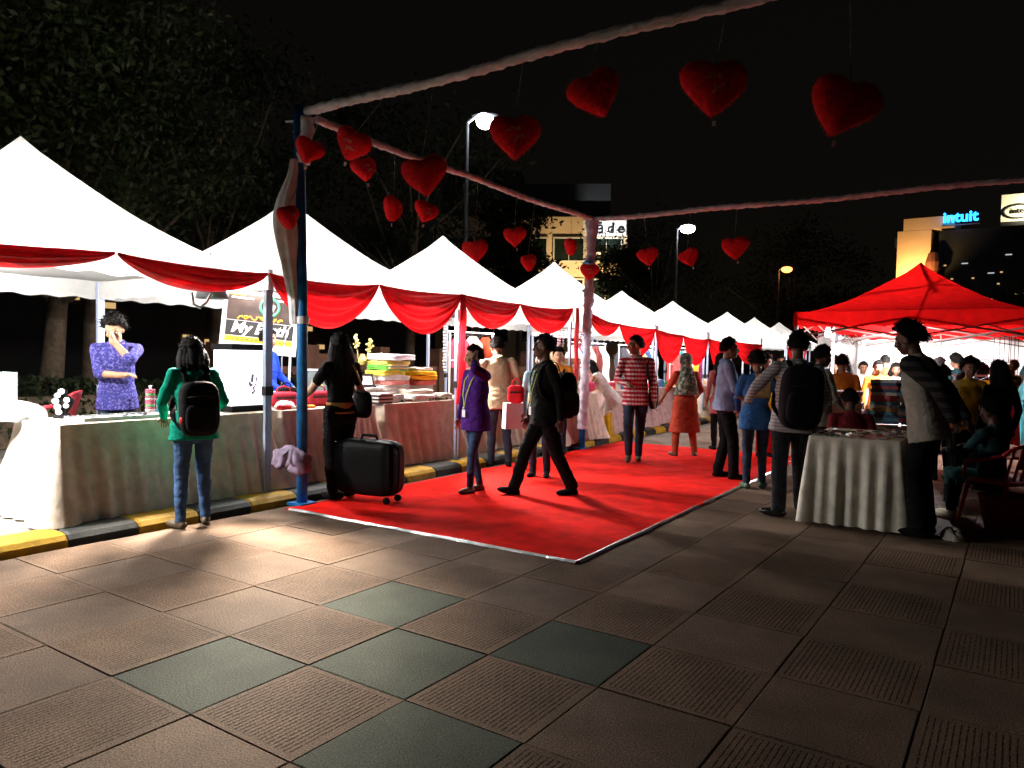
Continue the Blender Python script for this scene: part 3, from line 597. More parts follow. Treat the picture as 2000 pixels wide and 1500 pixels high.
def heart(x, y, z, size, yaw, pitch, roll, top, label, k=0, tag=True, letter=True):
    t = thing('plush_heart', label, 'plush heart', (x, y, z), 0, 'plush hearts hung from the frame')
    R = Matrix.Rotation(yaw, 3, 'Z')@Matrix.Rotation(pitch, 3, 'X')@Matrix.Rotation(roll, 3, 'Y'); e = R.to_euler(); s = (size*.95,)*3
    c = link('cushion', HM[k % 3], t, (0, 0, 0), e, s)
    if letter: link('lettering', LOVE, t, (0, 0, 0), e, s)
    if tag: link('tag', TAGME, t, tuple(R@Vector((.05*size*(-1)**k, 0, -.47*size))), e)
    a = np.array(R@Vector((0, 0, .30*size))); b = np.array(top)-np.array([x, y, z])
    if np.linalg.norm(b-a) > .05: MB().tube([a, (a+b)/2+[.004, 0, .0], b], .0035, 4).obj('string', STR, t)
    return t
V_ = lambda x, y: math.atan2(x, -y)+PI           # yaw that turns the lettered face to the viewer
def hz(x, y): return math.atan2(-x, y)
HB = 3.74
HEARTS = [(-5.60, 5.0, 3.42, .30, .35, .1, .25, (-5.45, 5.02, 3.79), 'small plush heart at the top of the blue pole', 0),
 (-5.02, 5.0, 3.40, .36, -.55, .2, .45, (-4.62, 5.02, 3.80), 'plush heart overlapping the beam right of the blue pole, tilted', 1),
 (-5.66, 5.80, 3.43, .30, .5, 0, -.25, (-5.6, 5.8, HB), 'small lettered plush heart half behind the tilted one', 2),
 (-4.19, 5.02, 3.03, .41, -.2, 0, -.2, (-4.1, 5.02, 3.81), 'large plush heart covering the middle of the side beam', 0),
 (-5.62, 6.21, 3.08, .33, 1.2, 0, .1, (-5.6, 6.21, HB), 'plush heart seen edge-on below the side beam', 1),
 (-5.60, 6.75, 3.14, .30, .3, 0, .28, (-5.58, 6.75, HB), 'small glossy plush heart right below the large one', 2),
 (-5.56, 4.72, 2.74, .27, .95, .0, -.3, (-5.72, 4.98, 3.1), 'plush heart on the white drape of the blue pole', 0),
 (-3.27, 5.02, 3.23, .42, .05, 0, -.05, (-3.2, 5.02, 3.84), 'large lettered plush heart in front of the white street lamp', 1),
 (-5.62, 7.76, 2.83, .35, -.3, 0, -.12, (-5.6, 7.76, HB), 'plush heart above the third canopy peak, right of it', 2),
 (-5.60, 8.64, 3.13, .33, -.2, 0, -.1, (-5.58, 8.64, HB), 'plush heart hung high over the fourth canopy, left of two low ones', 0),
 (-5.60, 9.01, 2.82, .29, .9, 0, -.25, (-5.56, 9.1, HB), 'small plush heart turned sideways above the fourth canopy', 1),
 (-5.58, 10.2, 3.20, .32, 1.25, 0, .0, (-5.58, 10.2, HB), 'edge-on plush heart in front of the pale office block', 2),
 (-5.52, 10.72, 2.87, .32, .0, 0, .05, (-5.55, 10.75, 3.05), 'bright lettered plush heart tied on the wrapped far pole', 0),
 (-4.61, 10.9, 3.08, .35, -.25, 0, -.2, (-4.7, 10.92, HB), 'dim plush heart nearest right of the far pole', 1),
 (-3.95, 10.9, 3.03, .34, -.6, 0, -.35, (-3.95, 10.92, HB), 'dim tilted plush heart below the second white street lamp', 2),
 (-3.26, 10.9, 3.13, .41, -.15, 0, -.1, (-3.26, 10.92, HB), 'dim plush heart at right end of the far beam', 0),
 (-2.57, 5.02, 3.44, .41, .2, .15, -.5, (-2.55, 5.02, 3.84), 'dark plush heart hung high, tilted, middle of the near beam', 1),
 (-1.68, 5.02, 3.33, .46, .1, 0, .05, (-1.6, 5.02, 3.84), 'large dark lettered plush heart at the top right', 2),
 (-.86, 5.02, 3.07, .44, .3, 0, .3, (-.85, 5.02, 3.84), 'darkest plush heart hung lowest at the far right', 0)]
nolet = {0, 3, 8, 9, 13, 14, 15, 16, 18}
for k, h in enumerate(HEARTS):
    x, y = h[0], h[1]; heart(x, y, h[2], h[3], hz(x, y)+h[4], h[5], h[6], h[7], h[8], h[9], tag=k in (0, 1, 2, 4, 5, 9, 13, 14, 15, 17, 18), letter=k not in nolet)
# ------------------------------------------------------------------ people
def capsule(mb, p0, p1, r0, r1, seg=12):
    p0, p1 = np.asarray(p0, float), np.asarray(p1, float); ax = unit(p1-p0+1e-9); pts, rs = [], []
    for a in np.linspace(-PI/2*.98, 0, 5): pts.append(p0+ax*r0*math.sin(a)); rs.append(r0*math.cos(a))
    for a in np.linspace(0, PI/2*.98, 5): pts.append(p1+ax*r1*math.sin(a)); rs.append(r1*math.cos(a))
    mb.tube(pts, rs, seg)
class Body:
    def __init__(s): s.mb = MB(); s.prims = []
    def cap(s, p0, p1, r0, r1, reg): capsule(s.mb, p0, p1, r0, r1); s.prims.append(('c', np.asarray(p0, float), np.asarray(p1, float), r0, r1, reg))
    def ell(s, c, rad, R, reg): s.mb.ell(c, rad, R, 16, 11); s.prims.append(('e', np.asarray(c, float), np.asarray(rad, float), np.asarray(R, float), 0, reg))
    def loft(s, secs, R, o, reg, seg=22):
        an = np.arange(seg)*2*PI/seg; rows = []
        for z, rx, ry, yo in secs: rows.append(np.stack([rx*np.sign(np.cos(an))*np.abs(np.cos(an))**.86, yo+ry*np.sign(np.sin(an))*np.abs(np.sin(an))**.86, z+0*an], -1)@R.T+o)
        P = np.array(rows); s.mb.grid(P, closev=True); s.mb.add(P[0], [tuple(range(seg))[::-1]]); s.mb.add(P[-1], [tuple(range(seg))])
        s.prims.append(('l', np.array(secs), R, np.asarray(o, float), 0, reg))
    def classify(s, C):
        best = np.full(len(C), 1e9); reg = np.zeros(len(C), int)
        for k, a, b, c, d, g in s.prims:
            if k == 'c':
                ab = b-a; t = np.clip((C-a)@ab/max(ab@ab, 1e-9), 0, 1); D = np.linalg.norm(C-a-t[:, None]*ab, axis=1)-(c+(d-c)*t)
            elif k == 'e':
                q = (C-a)@c; D = (np.linalg.norm(q/b, axis=1)-1)*b.min()
            else:
                q = (C-c)@b; z = q[:, 2]; rx, ry, yo = (np.interp(z, a[:, 0], a[:, i]) for i in (1, 2, 3))
                D = (np.sqrt((q[:, 0]/rx)**2+((q[:, 1]-yo)/ry)**2)-1)*np.minimum(rx, ry); ez = np.maximum(a[0, 0]-z, z-a[-1, 0]); D = np.where(ez > 0, np.hypot(np.maximum(D, 0), ez), D)
            u = D < best; best[u] = D[u]; reg[u] = g
        return reg
_tmp = bpy.data.objects.new('body', bpy.data.meshes.new('body')); COL.objects.link(_tmp)
_rm = _tmp.modifiers.new('r', 'REMESH'); _rm.mode = 'VOXEL'; _sm = _tmp.modifiers.new('s', 'SMOOTH'); _sm.factor = .5
def remesh(mb, vox, it=3):
    me = bpy.data.meshes.new('body'); me.from_pydata(np.concatenate(mb.v).tolist(), [], mb.f); old = _tmp.data; _tmp.data = me; bpy.data.meshes.remove(old)
    _rm.voxel_size = vox; _sm.iterations = it; _tmp.update_tag(); dg = bpy.context.evaluated_depsgraph_get(); dg.update()
    e = _tmp.evaluated_get(dg).data; V = np.zeros(len(e.vertices)*3); e.vertices.foreach_get('co', V); F = [tuple(p.vertices) for p in e.polygons]
    return V.reshape(-1, 3), F
def ik(a, b, l1, l2, hint):
    a, b, h = np.asarray(a, float), np.asarray(b, float), np.asarray(hint, float); d = b-a; L = np.linalg.norm(d); m = (l1+l2)*.998
    if L > m: b = a+d/L*m; d = b-a; L = m
    x = (l1*l1-l2*l2+L*L)/(2*L); y = math.sqrt(max(0, l1*l1-x*x)); n = h-d/L*(h@d/L); n = unit(n+1e-9)
    return a+d/L*x+n*y, b
SKN, TOP, BOT, SHOE, EXTRA = 0, 1, 2, 3, 4
def person(label, x, y, fwd, h=1.7, top=None, bottom=None, skin=SKIN, shoes=BLACK, sleeve='long', hem=-.12, lean=0., side=0., twist=0., yaw=0., nod=0., tilt=0., drop=0.,
           RH=None, LH=None, RE=None, LE=None, RF=None, LF=None, hair='short', hairm=HAIR, female=False, loose=1., vox=.0105, z0=0., legw=1., curl=.7, beard=False,
           lanyard=None, glasses=False, scarf=None, legs=True, knee=None, rdir=None, ldir=None, group=None, heavy=1., cuff=None, collar=None, flare=0., bare_waist=False):
    if legs:
        for ft, sx in ((RF, 1), (LF, -1)):
            if ft is not None: drop = max(drop, .90-(.085+ft[2]+math.sqrt(max(.1, .819**2-math.hypot(ft[0]-sx*.088, ft[1])**2))))
    s = h/1.75; rz = math.atan2(-fwd[0], fwd[1]); root = thing('person', label, 'person', (x, y, z0), rz, group)
    B = Body(); I3 = np.eye(3); P0 = np.array([0, 0, .93-drop])
    RT = rotm('z', twist)@rotm('y', side)@rotm('x', -lean); RP = rotm('z', twist*.4)@rotm('x', -lean*.35)
    T = lambda p: RT@np.asarray(p, float)+P0; sw = .168 if female else .19; lo = loose
    # torso: the shirt with its own hem
    wz = .128 if female else .148; wz *= heavy; hipw = .17*(1.03 if female else .97)
    secs = []
    if hem < -.14: secs += [(hem, (hipw+.015)*lo+flare, .135*lo+flare*.8, 0), ((hem-.1)/2, (hipw+.01)*lo+flare*.4, .135*lo+flare*.35, 0)]
    else: secs += [(hem, (hipw+.022)*lo, .136*lo, 0)]
    secs += [(.02, (hipw+.006)*lo, .128*lo*heavy, .0), (.16, wz*lo, .108*lo*heavy, .005), (.30, .158*lo*(.95 if female else 1), .118*lo, .008), (.40, .172*(.93 if female else 1), .118, .004), (.475, .155*(.93 if female else 1), .096, -.008), (.535, .085, .072, -.014), (.572, .058, .055, -.008)]
    B.loft(secs, RT, P0, TOP)
    if female:
        for sx in (-1, 1): B.ell(T((sx*.072, .10, .335)), (.07, .055, .066), RT, TOP)
    shR, shL = T((sw, -.005, .485)), T((-sw, -.005, .485)); nb = T((0, -.012, .53))
    for sh in (shR, shL): B.cap(nb+RT@np.array([0, 0, -.02]), sh, .057, .056, TOP)
    # arms
    ul, fl = .285, .255
    def arm(sh, sx, W, E, fd):
        W = T((sx*.24, .05, -.03)) if W is None else np.asarray(W, float); E = np.array([sx*.5, -.8, -.2]) if E is None else np.asarray(E, float)
        el, w = ik(sh, W, ul, fl, E)
        if sleeve == 'long':
            B.cap(sh, el, .056*lo, .048*lo, TOP); B.cap(el, w-(w-el)*.03, .048*lo, .037, TOP)
        elif sleeve == 'half':
            B.cap(sh, el, .057*lo, .051*lo, TOP); B.cap(el, el+(w-el)*.12, .054*lo, .052, TOP); B.cap(el, w, .041, .029, SKN)
        elif sleeve == 'none': B.cap(sh, el, .050, .041, SKN); B.cap(el, w, .041, .028, SKN)
        else:
            B.cap(sh, sh+(el-sh)*.62, .062*lo, .060*lo, TOP); B.cap(sh, el, .049, .042, SKN); B.cap(el, w, .042, .029, SKN)
        d = unit(w-el) if fd is None else unit(fd); B.cap(w-d*.02, w+d*.02, .03, .03, SKN)
        q = unit(np.cross(d, [0, 0, 1]) if abs(d[2]) < .9 else np.array([0, 1., 0])); n = np.cross(q, d)
        if abs(d[2]) >= .9: q, n = np.array([0, 1., 0]), np.array([-sx, 0, 0.])
        R = np.stack([q, d, n], 1); B.ell(w+d*.055, (.04, .052, .019), R, SKN); return el, w, d, q, n
    AR = arm(shR, 1, RH, RE, rdir); AL = arm(shL, -1, LH, LE, ldir)
    # neck and head
    RHd = rotm('z', twist*.6)@rotm('z', yaw)@rotm('y', tilt)@rotm('x', -nod); n0 = T((0, -.006, .55)); n1 = n0+(RT@np.array([0, .012, .055])); hc = n1+RHd@np.array([0, .022, .10])
    H = lambda p: RHd@np.asarray(p, float)+hc
    B.cap(n0-RT@np.array([0, 0, .03]), H((0, -.02, -.06)), .056 if not female else .048, .053 if not female else .046, SKN)
    B.ell(hc+RHd@np.array([0, -.008, .022]), (.077, .097, .098), RHd, SKN); B.ell(H((0, .022, -.045)), (.062, .068, .075), RHd, SKN); B.ell(H((0, .052, -.088)), (.034, .034, .03), RHd, SKN)
    B.cap(H((0, .088, .012)), H((0, .107, -.028)), .012, .0165, SKN); B.ell(H((0, .08, -.058)), (.03, .02, .018), RHd, SKN)
    for sx in (-1, 1):
        B.ell(H((sx*.079, -.008, -.012)), (.011, .022, .032), RHd, SKN); B.ell(H((sx*.04, .068, -.028)), (.026, .024, .024), RHd, SKN)
    B.ell(H((0, .083, .03)), (.056, .014, .014), RHd, SKN)
    # legs
    tr = [0, 0, 0, 0]
    hips = [P0+RP@np.array([sx*.088, 0, -.03]) for sx in (1, -1)]
    feet = [np.array(RF if RF is not None else (.10, 0, 0, -.15), float), np.array(LF if LF is not None else (-.10, 0, 0, .15), float)]
    if legs:
        B.ell(P0+np.array([0, 0, -.03]), (hipw*.98, .122, .13), RP, BOT)
        for hp, ft in zip(hips, feet):
            pit = ft[4] if len(ft) > 4 else 0.; td = np.array([-math.sin(ft[3])*-1, math.cos(ft[3]), 0]); td = np.array([math.sin(-ft[3]), math.cos(ft[3]), 0]); an = ft[:3]+np.array([0, 0, .085])
            kn, an2 = ik(hp, an, .411, .411, (0, 1, .15) if knee is None else knee)
            B.cap(hp, kn, .092*legw, .066*legw, BOT); B.cap(kn, an2+[0, 0, .02], .064*legw, .050*legw if cuff is None else cuff, BOT)
            td3 = unit(td*math.cos(pit)+np.array([0, 0, math.sin(pit)])); up = unit(np.array([0, 0, 1.])-td3*td3[2]); sd = np.cross(td3, up); o = an2-up*.045
            R = np.stack([sd, td3, up], 1); B.ell(o+td3*.055+up*.0, (.046, .135, .04), R, SHOE); B.cap(o-td3*.03, o+td3*.09, .041, .036, SHOE); B.cap(an2, o, .042, .042, SHOE)
    V, F = remesh(B.mb, vox, 2 if vox < .012 else 1)
    C = np.array([V[list(f)].mean(0) for f in F]); reg = B.classify(C); lz = (C-P0)@RT; u = (reg == BOT) & (lz[:, 2] > hem) & (np.abs(lz[:, 0]) < .3); reg[u] = TOP
    # cloth wrinkles
    vr = np.zeros(len(V), int); 
    for f, g in zip(F, reg):
        for i in f: vr[i] = max(vr[i], g if g in (TOP, BOT) else 0)
    sd = RNG.uniform(0, 50); k = np.where((vr == TOP) | (vr == BOT))[0]
    if vox < .014:
        cen = np.array([0, 0, 0]); 
        d = np.array([wob((p[0]*1., p[1]*1., p[2]*1.4), 7., sd)*.010+wob((p[0], p[1], p[2]*2.2), 15., sd)*.007 for p in V[k]])
        ax = V[k].copy(); ax[:, 2] = 0; ax /= np.maximum(np.linalg.norm(ax, axis=1), .03)[:, None]; V[k] += ax*d[:, None]
    mb = MB(); mb.add(V, F); mb.m = reg.tolist()
    # fingers, each its own bent chain rooted in the palm
    for (el, w, d, q, n), sx in ((AR, 1), (AL, -1)):
        for j, (off, L) in enumerate(((-.029, .062), (-.010, .072), (.010, .068), (.028, .054))):
            p = w+d*.078+q*off; a = d; pts = [w+d*.06+q*off*.9]; 
            for kk in range(4):
                pts.append(p); c_ = curl*.42*(kk+.4); a = d*math.cos(c_)-n*math.sin(c_); p = p+a*L*.36
            mb.tube(pts, [.009, .0088, .008, .0072, .0055][:len(pts)], 6, SKN)
        for_q = -q*sx if True else q; p = w+d*.025-q*.03*np.sign(-q@np.array([0, 1., 0])+1e-6)*-1
        qq = q*(1 if q[1] > 0 else -1); a = unit(d*.7+qq*.7-n*.25); p = w+d*.028+qq*.026; mb.tube([p, p+a*.03, p+unit(a+d*.5)*.056], [.0105, .0095, .007], 6, SKN)
    # face
    M5 = [skin, top, bottom, shoes, EYEW, EYED, LIPS]
    for sx in (-1, 1):
        mb.ell(H((sx*.031, .079, .006)), (.0135, .010, .0075), RHd, 8, 6, 4); mb.ell(H((sx*.031, .0865, .006)), (.0062, .004, .0066), RHd, 8, 6, 5)
        mb.tube([H((sx*.014, .092, .026)), H((sx*.032, .094, .031)), H((sx*.052, .078, .026))], [.004, .0045, .003], 5, 5)
    mb.tube([H((-.024, .091, -.060)), H((0, .099, -.059)), H((.024, .091, -.060))], [.003, .0062, .003], 6, 6)
    if beard:
        pass
    me = mb.mesh('body', M5, True); me.transform(Matrix.Diagonal((s, s, s, 1))); link('body', me, root)
    sc = Matrix.Diagonal((s, s, s, 1))
    def child(mb_, name, m, smooth=True):
        me = mb_.mesh(name, m, smooth); me.transform(sc); return link(name, me, root)
    # hair
    th = {'short': .022, 'bushy': .04, 'long': .026, 'bald': 0, 'cap': .016, 'bob': .03, 'scarf': .03}.get(hair, .018)
    if th:
        nu, nv = 40, 26; ph = np.arange(nu)*2*PI/nu; tt = np.linspace(-PI/2, PI/2, nv); D = np.stack([np.cos(tt)[:, None]*np.cos(ph), np.cos(tt)[:, None]*np.sin(ph), np.sin(tt)[:, None]+0*ph], -1)
        fy = D[..., 1]; fz = D[..., 2]
        if hair == 'scarf': hl = np.where(fy > .45, .55-.0*fy, -1.2)
        else: hl = np.interp(fy, [-1, -.45, -.1, .12, .42, 1], [-.62, -.55, -.28, -.02, .46, .56] if hair != 'cap' else [-.45, -.4, -.1, .1, .22, .25])
        t = np.clip((fz-hl)/.16, 0, 1); t = t*t*(3-2*t)
        nz = np.array([[wob(D[i, j], 4.5, sd)*.5+wob(D[i, j], 11, sd) for j in range(nu)] for i in range(nv)])
        thick = -.016+t*(th+.016)+t*nz*(.006 if hair in ('short', 'cap', 'scarf') else .012)
        Rr = np.array([.078, .098, .1])+thick[..., None]; Pn = (D*Rr)+np.array([0, -.008, .022]); hb = MB().grid((Pn.reshape(-1, 3)@RHd.T+hc).reshape(nv, nu, 3), closev=True)
        if hair in ('long', 'bob', 'bushy_long'):
            Lh = {'long': .34, 'bob': .13, 'bushy_long': .26}[hair]
            for j, ox in enumerate((-.075, -.052, -.03, -.01, .01, .03, .052, .075)):
                p0 = H((ox, -.075+.02*abs(j-3.5), .04)); p1 = H((ox*1.25, -.105+.025*abs(j-3.5)*.8, -.09)); p2 = p1+np.array([ox*.3, -.02-.03*(hair == 'bushy_long'), -Lh+.03*(j % 2)])+RT@np.array([0, -.02, 0])
                hb.tube([p0, (p0+p1)/2+RHd@np.array([0, -.02, 0]), p1, (p1+p2)/2+[0, -.015, 0], p2], [.03, .042, .044, .038, .012], 9, rad=lambda u, an, j=j: 1+.2*np.sin(an*5+u*5+j)+.1*np.sin(an*3-u*9+j*2))
        if hair not in ('scarf', 'cap'):      # loose strands that break the outline
            n = 700; ii, jj = RNG.integers(nv//3, nv, n), RNG.integers(0, nu, n); ok = t[ii, jj] > .6; ii, jj = ii[ok], jj[ok]
            b = (Pn[ii, jj])@RHd.T+hc; dd = D[ii, jj]@RHd.T+RNG.normal(size=(len(ii), 3))*.55+np.array([0, 0, -.25]); dd /= np.linalg.norm(dd, axis=1)[:, None]; ss = np.cross(dd, RNG.normal(size=(len(ii), 3))); ss /= np.linalg.norm(ss, axis=1)[:, None]
            l = RNG.uniform(.012, .03, len(ii))[:, None]*(1.5 if hair == 'bushy' else 1); Tt = np.stack([b-ss*.006-dd*.006, b+ss*.006-dd*.006, b+dd*l], 1).reshape(-1, 3); hb.add(Tt, [(3*i, 3*i+1, 3*i+2) for i in range(len(ii))])
        child(hb, 'hair' if hair not in ('scarf', 'cap') else {'scarf': 'headscarf', 'cap': 'cap'}[hair], hairm)
        if hair == 'scarf':
            n, m = 22, 26; rows = []
            for i in range(n):
                u = i/(n-1); a = np.linspace(-2.2, 2.2, m)-PI/2; zc = .40*(1-u)+.5; wx = .085+.13*u; wy = .10+.06*u
                p = np.stack([wx*np.cos(a), -.02+wy*np.sin(a), 0*a], -1); ctr = (1-u)*(hc+RHd@np.array([0, -.02, -.02]))+u*T((0, -.02, .20)); ctr[2] = (1-u)*(hc[2]-.04)+u*T((0, 0, .14))[2]
                rows.append(p*(1+.05*np.sin(a*9+u*5))[:, None]+ctr+np.array([0, -.03*math.sin(u*PI), 0]))
            child(MB().grid(np.array(rows)), 'scarf_drape', hairm)
    if glasses:
        g = MB()
        for sx in (-1, 1):
            g.tube([H((sx*.032+.02*math.cos(a), .1, .006+.015*math.sin(a))) for a in np.linspace(0, 2*PI, 11)], .0028, 5); g.tube([H((sx*.052, .098, .01)), H((sx*.082, .0, .012))], .0028, 5)
        g.tube([H((-.012, .102, .01)), H((.012, .102, .01))], .0028, 5); child(g, 'glasses', DARKMETAL)
    if collar is not None:
        cm, rows = MB(), []
        for k, (dz, rr, yy) in enumerate(((.0, 0, 0), (.034, -.004, .004), (.036, .002, .004), (.008, .022, .002), (-.006, .026, 0))):
            a = np.linspace(.28, 2*PI-.28, 26)+PI/2; rows.append(np.array([T(((.066+rr)*math.cos(q), -.012+yy+(.064+rr)*math.sin(q), .545+dz-.03*max(0, math.sin(q))**2)) for q in a]))
        child(cm.grid(np.array(rows)), 'collar', collar)
    if lanyard is not None:
        lb = MB(); f = lambda px, pz, py=.0: T((px, .128*lo+py, pz)); e = (.0, -.02, .01)
        for sx in (-1, 1):
            c = [T((sx*.06, -.05, .535)), T((sx*.075, .045, .515)), T((sx*.07, .118, .42)), T((sx*.035, .14*lo, .25)), T((0, .142*lo, .1))]
            P = np.array(c); k = np.linspace(0, 4, 17); Q = np.stack([np.interp(k, range(5), P[:, i]) for i in range(3)], -1); w_ = RT@np.array([.009, 0, 0]); u_ = RT@np.array([0, .004, 0])
            lb.grid(np.stack([Q-w_, Q-w_+u_, Q+w_+u_, Q+w_], 1), closev=True)
        L = child(lb, 'lanyard', lanyard, False); cb = MB().box(T((0, .148*lo, .035)), (.058, .005, .088), rot=RT@rotm('z', .1)); cb.box(T((0, .15*lo, .10)), (.02, .008, .02), rot=RT)
        me = cb.mesh('id_card', mat('white_id_card', (.8, .8, .8), .4, .05)); me.transform(sc); link('id_card', me, L)
    return dict(root=root, s=s, T=T, RT=RT, P0=P0, H=H, RHd=RHd, wR=AR[1], wL=AL[1], x=x, y=y, rz=rz, z0=z0, top=top)
def worn(pe, name, label, cat):
    return thing(name, label, cat, (pe['x'], pe['y'], pe['z0']), pe['rz'])
def backpack(pe, label, m, size=(.30, .17, .45), zc=.24, pocket=True, extra=None, offx=0., back=-.20):
    t = worn(pe, 'backpack', label, 'backpack'); s = pe['s']; T, RT = pe['T'], pe['RT']; sc = Matrix.Diagonal((s, s, s, 1))
    def part(mb, name, mm):
        me = mb.mesh(name, mm, True); me.transform(sc); return link(name, me, t)
    mb = MB().ell(T((offx, back, zc)), np.array(size)/2, RT, 28, 18, e=.55); v = mb.v[0]
    for i in range(len(v)): v[i] += RT@np.array([0, .012*wob(v[i], 9, 3), 0])
    part(mb, 'pack_body', m); 
    if pocket: part(MB().ell(T((offx, back-size[1]*.42, zc-.09)), (size[0]*.4, .05, size[2]*.26), RT, 20, 12, e=.55), 'front_pocket', m); part(MB().tube([T((offx-size[0]*.33, back-size[1]*.5, zc+.10)), T((offx, back-size[1]*.53, zc+.115)), T((offx+size[0]*.33, back-size[1]*.5, zc+.10))], .005, 5), 'zip', DARKMETAL)
    for sx in (-1, 1):
        P = np.array([T((sx*.08+offx, back+size[1]*.4, zc+size[2]*.42)), T((sx*.105, -.09, .545)), T((sx*.115, .0, .553)), T((sx*.12, .10, .485)), T((sx*.125, .135, .36)), T((sx*.16, .10, .20)), T((sx*.19, -.03, .10)), T((sx*.13+offx, back+size[1]*.35, zc-size[2]*.38))])
        k = np.linspace(0, 7, 36); Q = np.stack([np.interp(k, range(8), P[:, i]) for i in range(3)], -1)
        for _ in range(2): Q[1:-1] = (Q[:-2]+Q[1:-1]*2+Q[2:])/4
        w = RT@np.array([.026, 0, 0]); up = RT@np.array([0, .004, .010]); part(MB().grid(np.stack([Q-w, Q-w*.9+up, Q+w*.9+up, Q+w], 1), closev=True), 'strap', m)
    part(MB().tube([T((offx-.03, back+.03, zc+size[2]*.48)), T((offx, back+.02, zc+size[2]*.56)), T((offx+.03, back+.03, zc+size[2]*.48))], .008, 6), 'handle', m)
    if extra: part(MB().ell(T((offx-size[0]*.42, back-.03, zc-.10)), (.035, .04, .045), RT), 'red_pouch', extra)
    return t
LEFTW, RIGHTW = (-.84, -.54), (.84, .54); AWAY, TOWARD = (-.54, .84), (.54, -.84)
def wto(pe_fwd, d):  # world direction -> local
    a = math.atan2(-pe_fwd[0], pe_fwd[1]); return rotm('z', -a)@np.array(d)
denim = cloth('blue_denim', (.035, .065, .13), var=.4); denimd = cloth('dark_denim', (.022, .032, .05), var=.35); blackt = cloth('black_trousers', (.007, .007, .008)); brownsh = mat('brown_shoe', (.06, .04, .022), .5, .3)
blk = cloth('black_cotton', (.007, .0065, .007), var=.15); beige = cloth('beige_shirt', (.42, .30, .19)); purple = cloth('purple_jacket', (.055, .015, .14)); green_s = cloth('green_blue_sweatshirt', (.006, .21, .14))
bluep = pattern('blue_violet_print', [(.05, .045, .20), (.025, .025, .12), (.10, .085, .27)], 'print', 70)
check = pattern('red_check', [(.36, .02, .035), (.62, .50, .50), (.18, .012, .02)], 'check', 105)
greys = pattern('grey_fine_stripe', [(.36, .36, .36), (.22, .22, .23)], 'stripe', 190); sweat = cloth('grey_sweater', (.34, .32, .27)); stripeS = pattern('dark_stripe_sleeve', [(.035, .035, .035), (.012, .012, .012)], 'stripe', 75)
bshirt = cloth('blue_shirt', (.22, .31, .46)); bluetop = cloth('blue_top', (.022, .075, .20)); royal = cloth('royal_blue_shirt', (.02, .06, .48)); salwar = cloth('rust_red_kameez', (.36, .055, .03)); salwar2 = cloth('rust_salwar', (.30, .06, .03))
ggreen = cloth('grey_green_shirt', (.19, .22, .17)); maroon = cloth('maroon_top', (.12, .014, .018)); yellow = cloth('yellow_top', (.62, .36, .02)); redc = cloth('red_saree', (.5, .012, .012)); tealc = cloth('dark_teal_top', (.02, .05, .055)); whitec = cloth('white_top', (.7, .66, .62)); orangec = cloth('orange_top', (.6, .22, .03)); khaki = cloth('tan_skirt', (.40, .17, .06)); pinkc = cloth('pink_scarf', (.7, .08, .16)); scarfg = pattern('grey_green_scarf', [(.16, .20, .15), (.07, .10, .08), (.32, .33, .26)], 'print', 26)
oli = cloth('olive_lanyard', (.26, .30, .05)); pala = cloth('plaid_teal', (.20, .34, .38))

# seller in the violet shirt: one arm across, other hand at his nose
P1 = person('man in blue-violet printed shirt pinching his nose, behind the nearest table', -7.42, 4.16, (.75, -.66), 1.74, bluep, denimd, SKIN2, sleeve='half', hair='bushy', nod=.52, yaw=-.05, lean=.06, loose=1.06, collar=bluep, vox=.009, z0=.08,
            RH=(-.10, .27, 1.16), RE=(.7, -.1, -.7), rdir=(-.9, .3, .1), LH=(-.01, .255, 1.50), LE=(-.45, .55, -.7), ldir=(.1, -.25, .9), curl=1.1)
# woman in the green sweatshirt
P2 = person('woman in green sweatshirt and jeans seen from behind at the nearest table', -5.68, 3.84, (-.93, .38), 1.59, green_s, denim, SKIN, brownsh, hair='bob', nod=.38, lean=.09, female=True, loose=1.12, vox=.009,
            RH=(.22, .30, 1.02), LH=(-.20, .32, 1.0), RE=(.6, -.6, -.3), LE=(-.6, -.6, -.3), RF=(.11, .02, 0, -.2), LF=(-.13, -.08, 0, .5))
backpack(P2, 'black backpack with a red pouch, on the back of the woman in green', BLACK, (.34, .2, .50), .16, extra=mat('red_pouch', (.6, .02, .02), .5, .1), back=-.23)
P3 = person('person crouching behind the white light box, only the head showing', -8.3, 5.95, (.84, -.3), 1.6, bshirt, denimd, SKIN2, drop=.5, RF=(.12, .25, 0, -.2), LF=(-.12, .2, 0, .2), nod=.3, vox=.014, z0=.08)
P4 = person('boy in royal blue shirt standing behind the red bags', -7.7, 6.2, (.93, .36), 1.68, royal, denimd, SKIN2, hair='short', nod=.1, vox=.010, z0=.08, loose=1.1, LH=(-.30, .22, 1.0), RH=(.2, .3, 1.0))
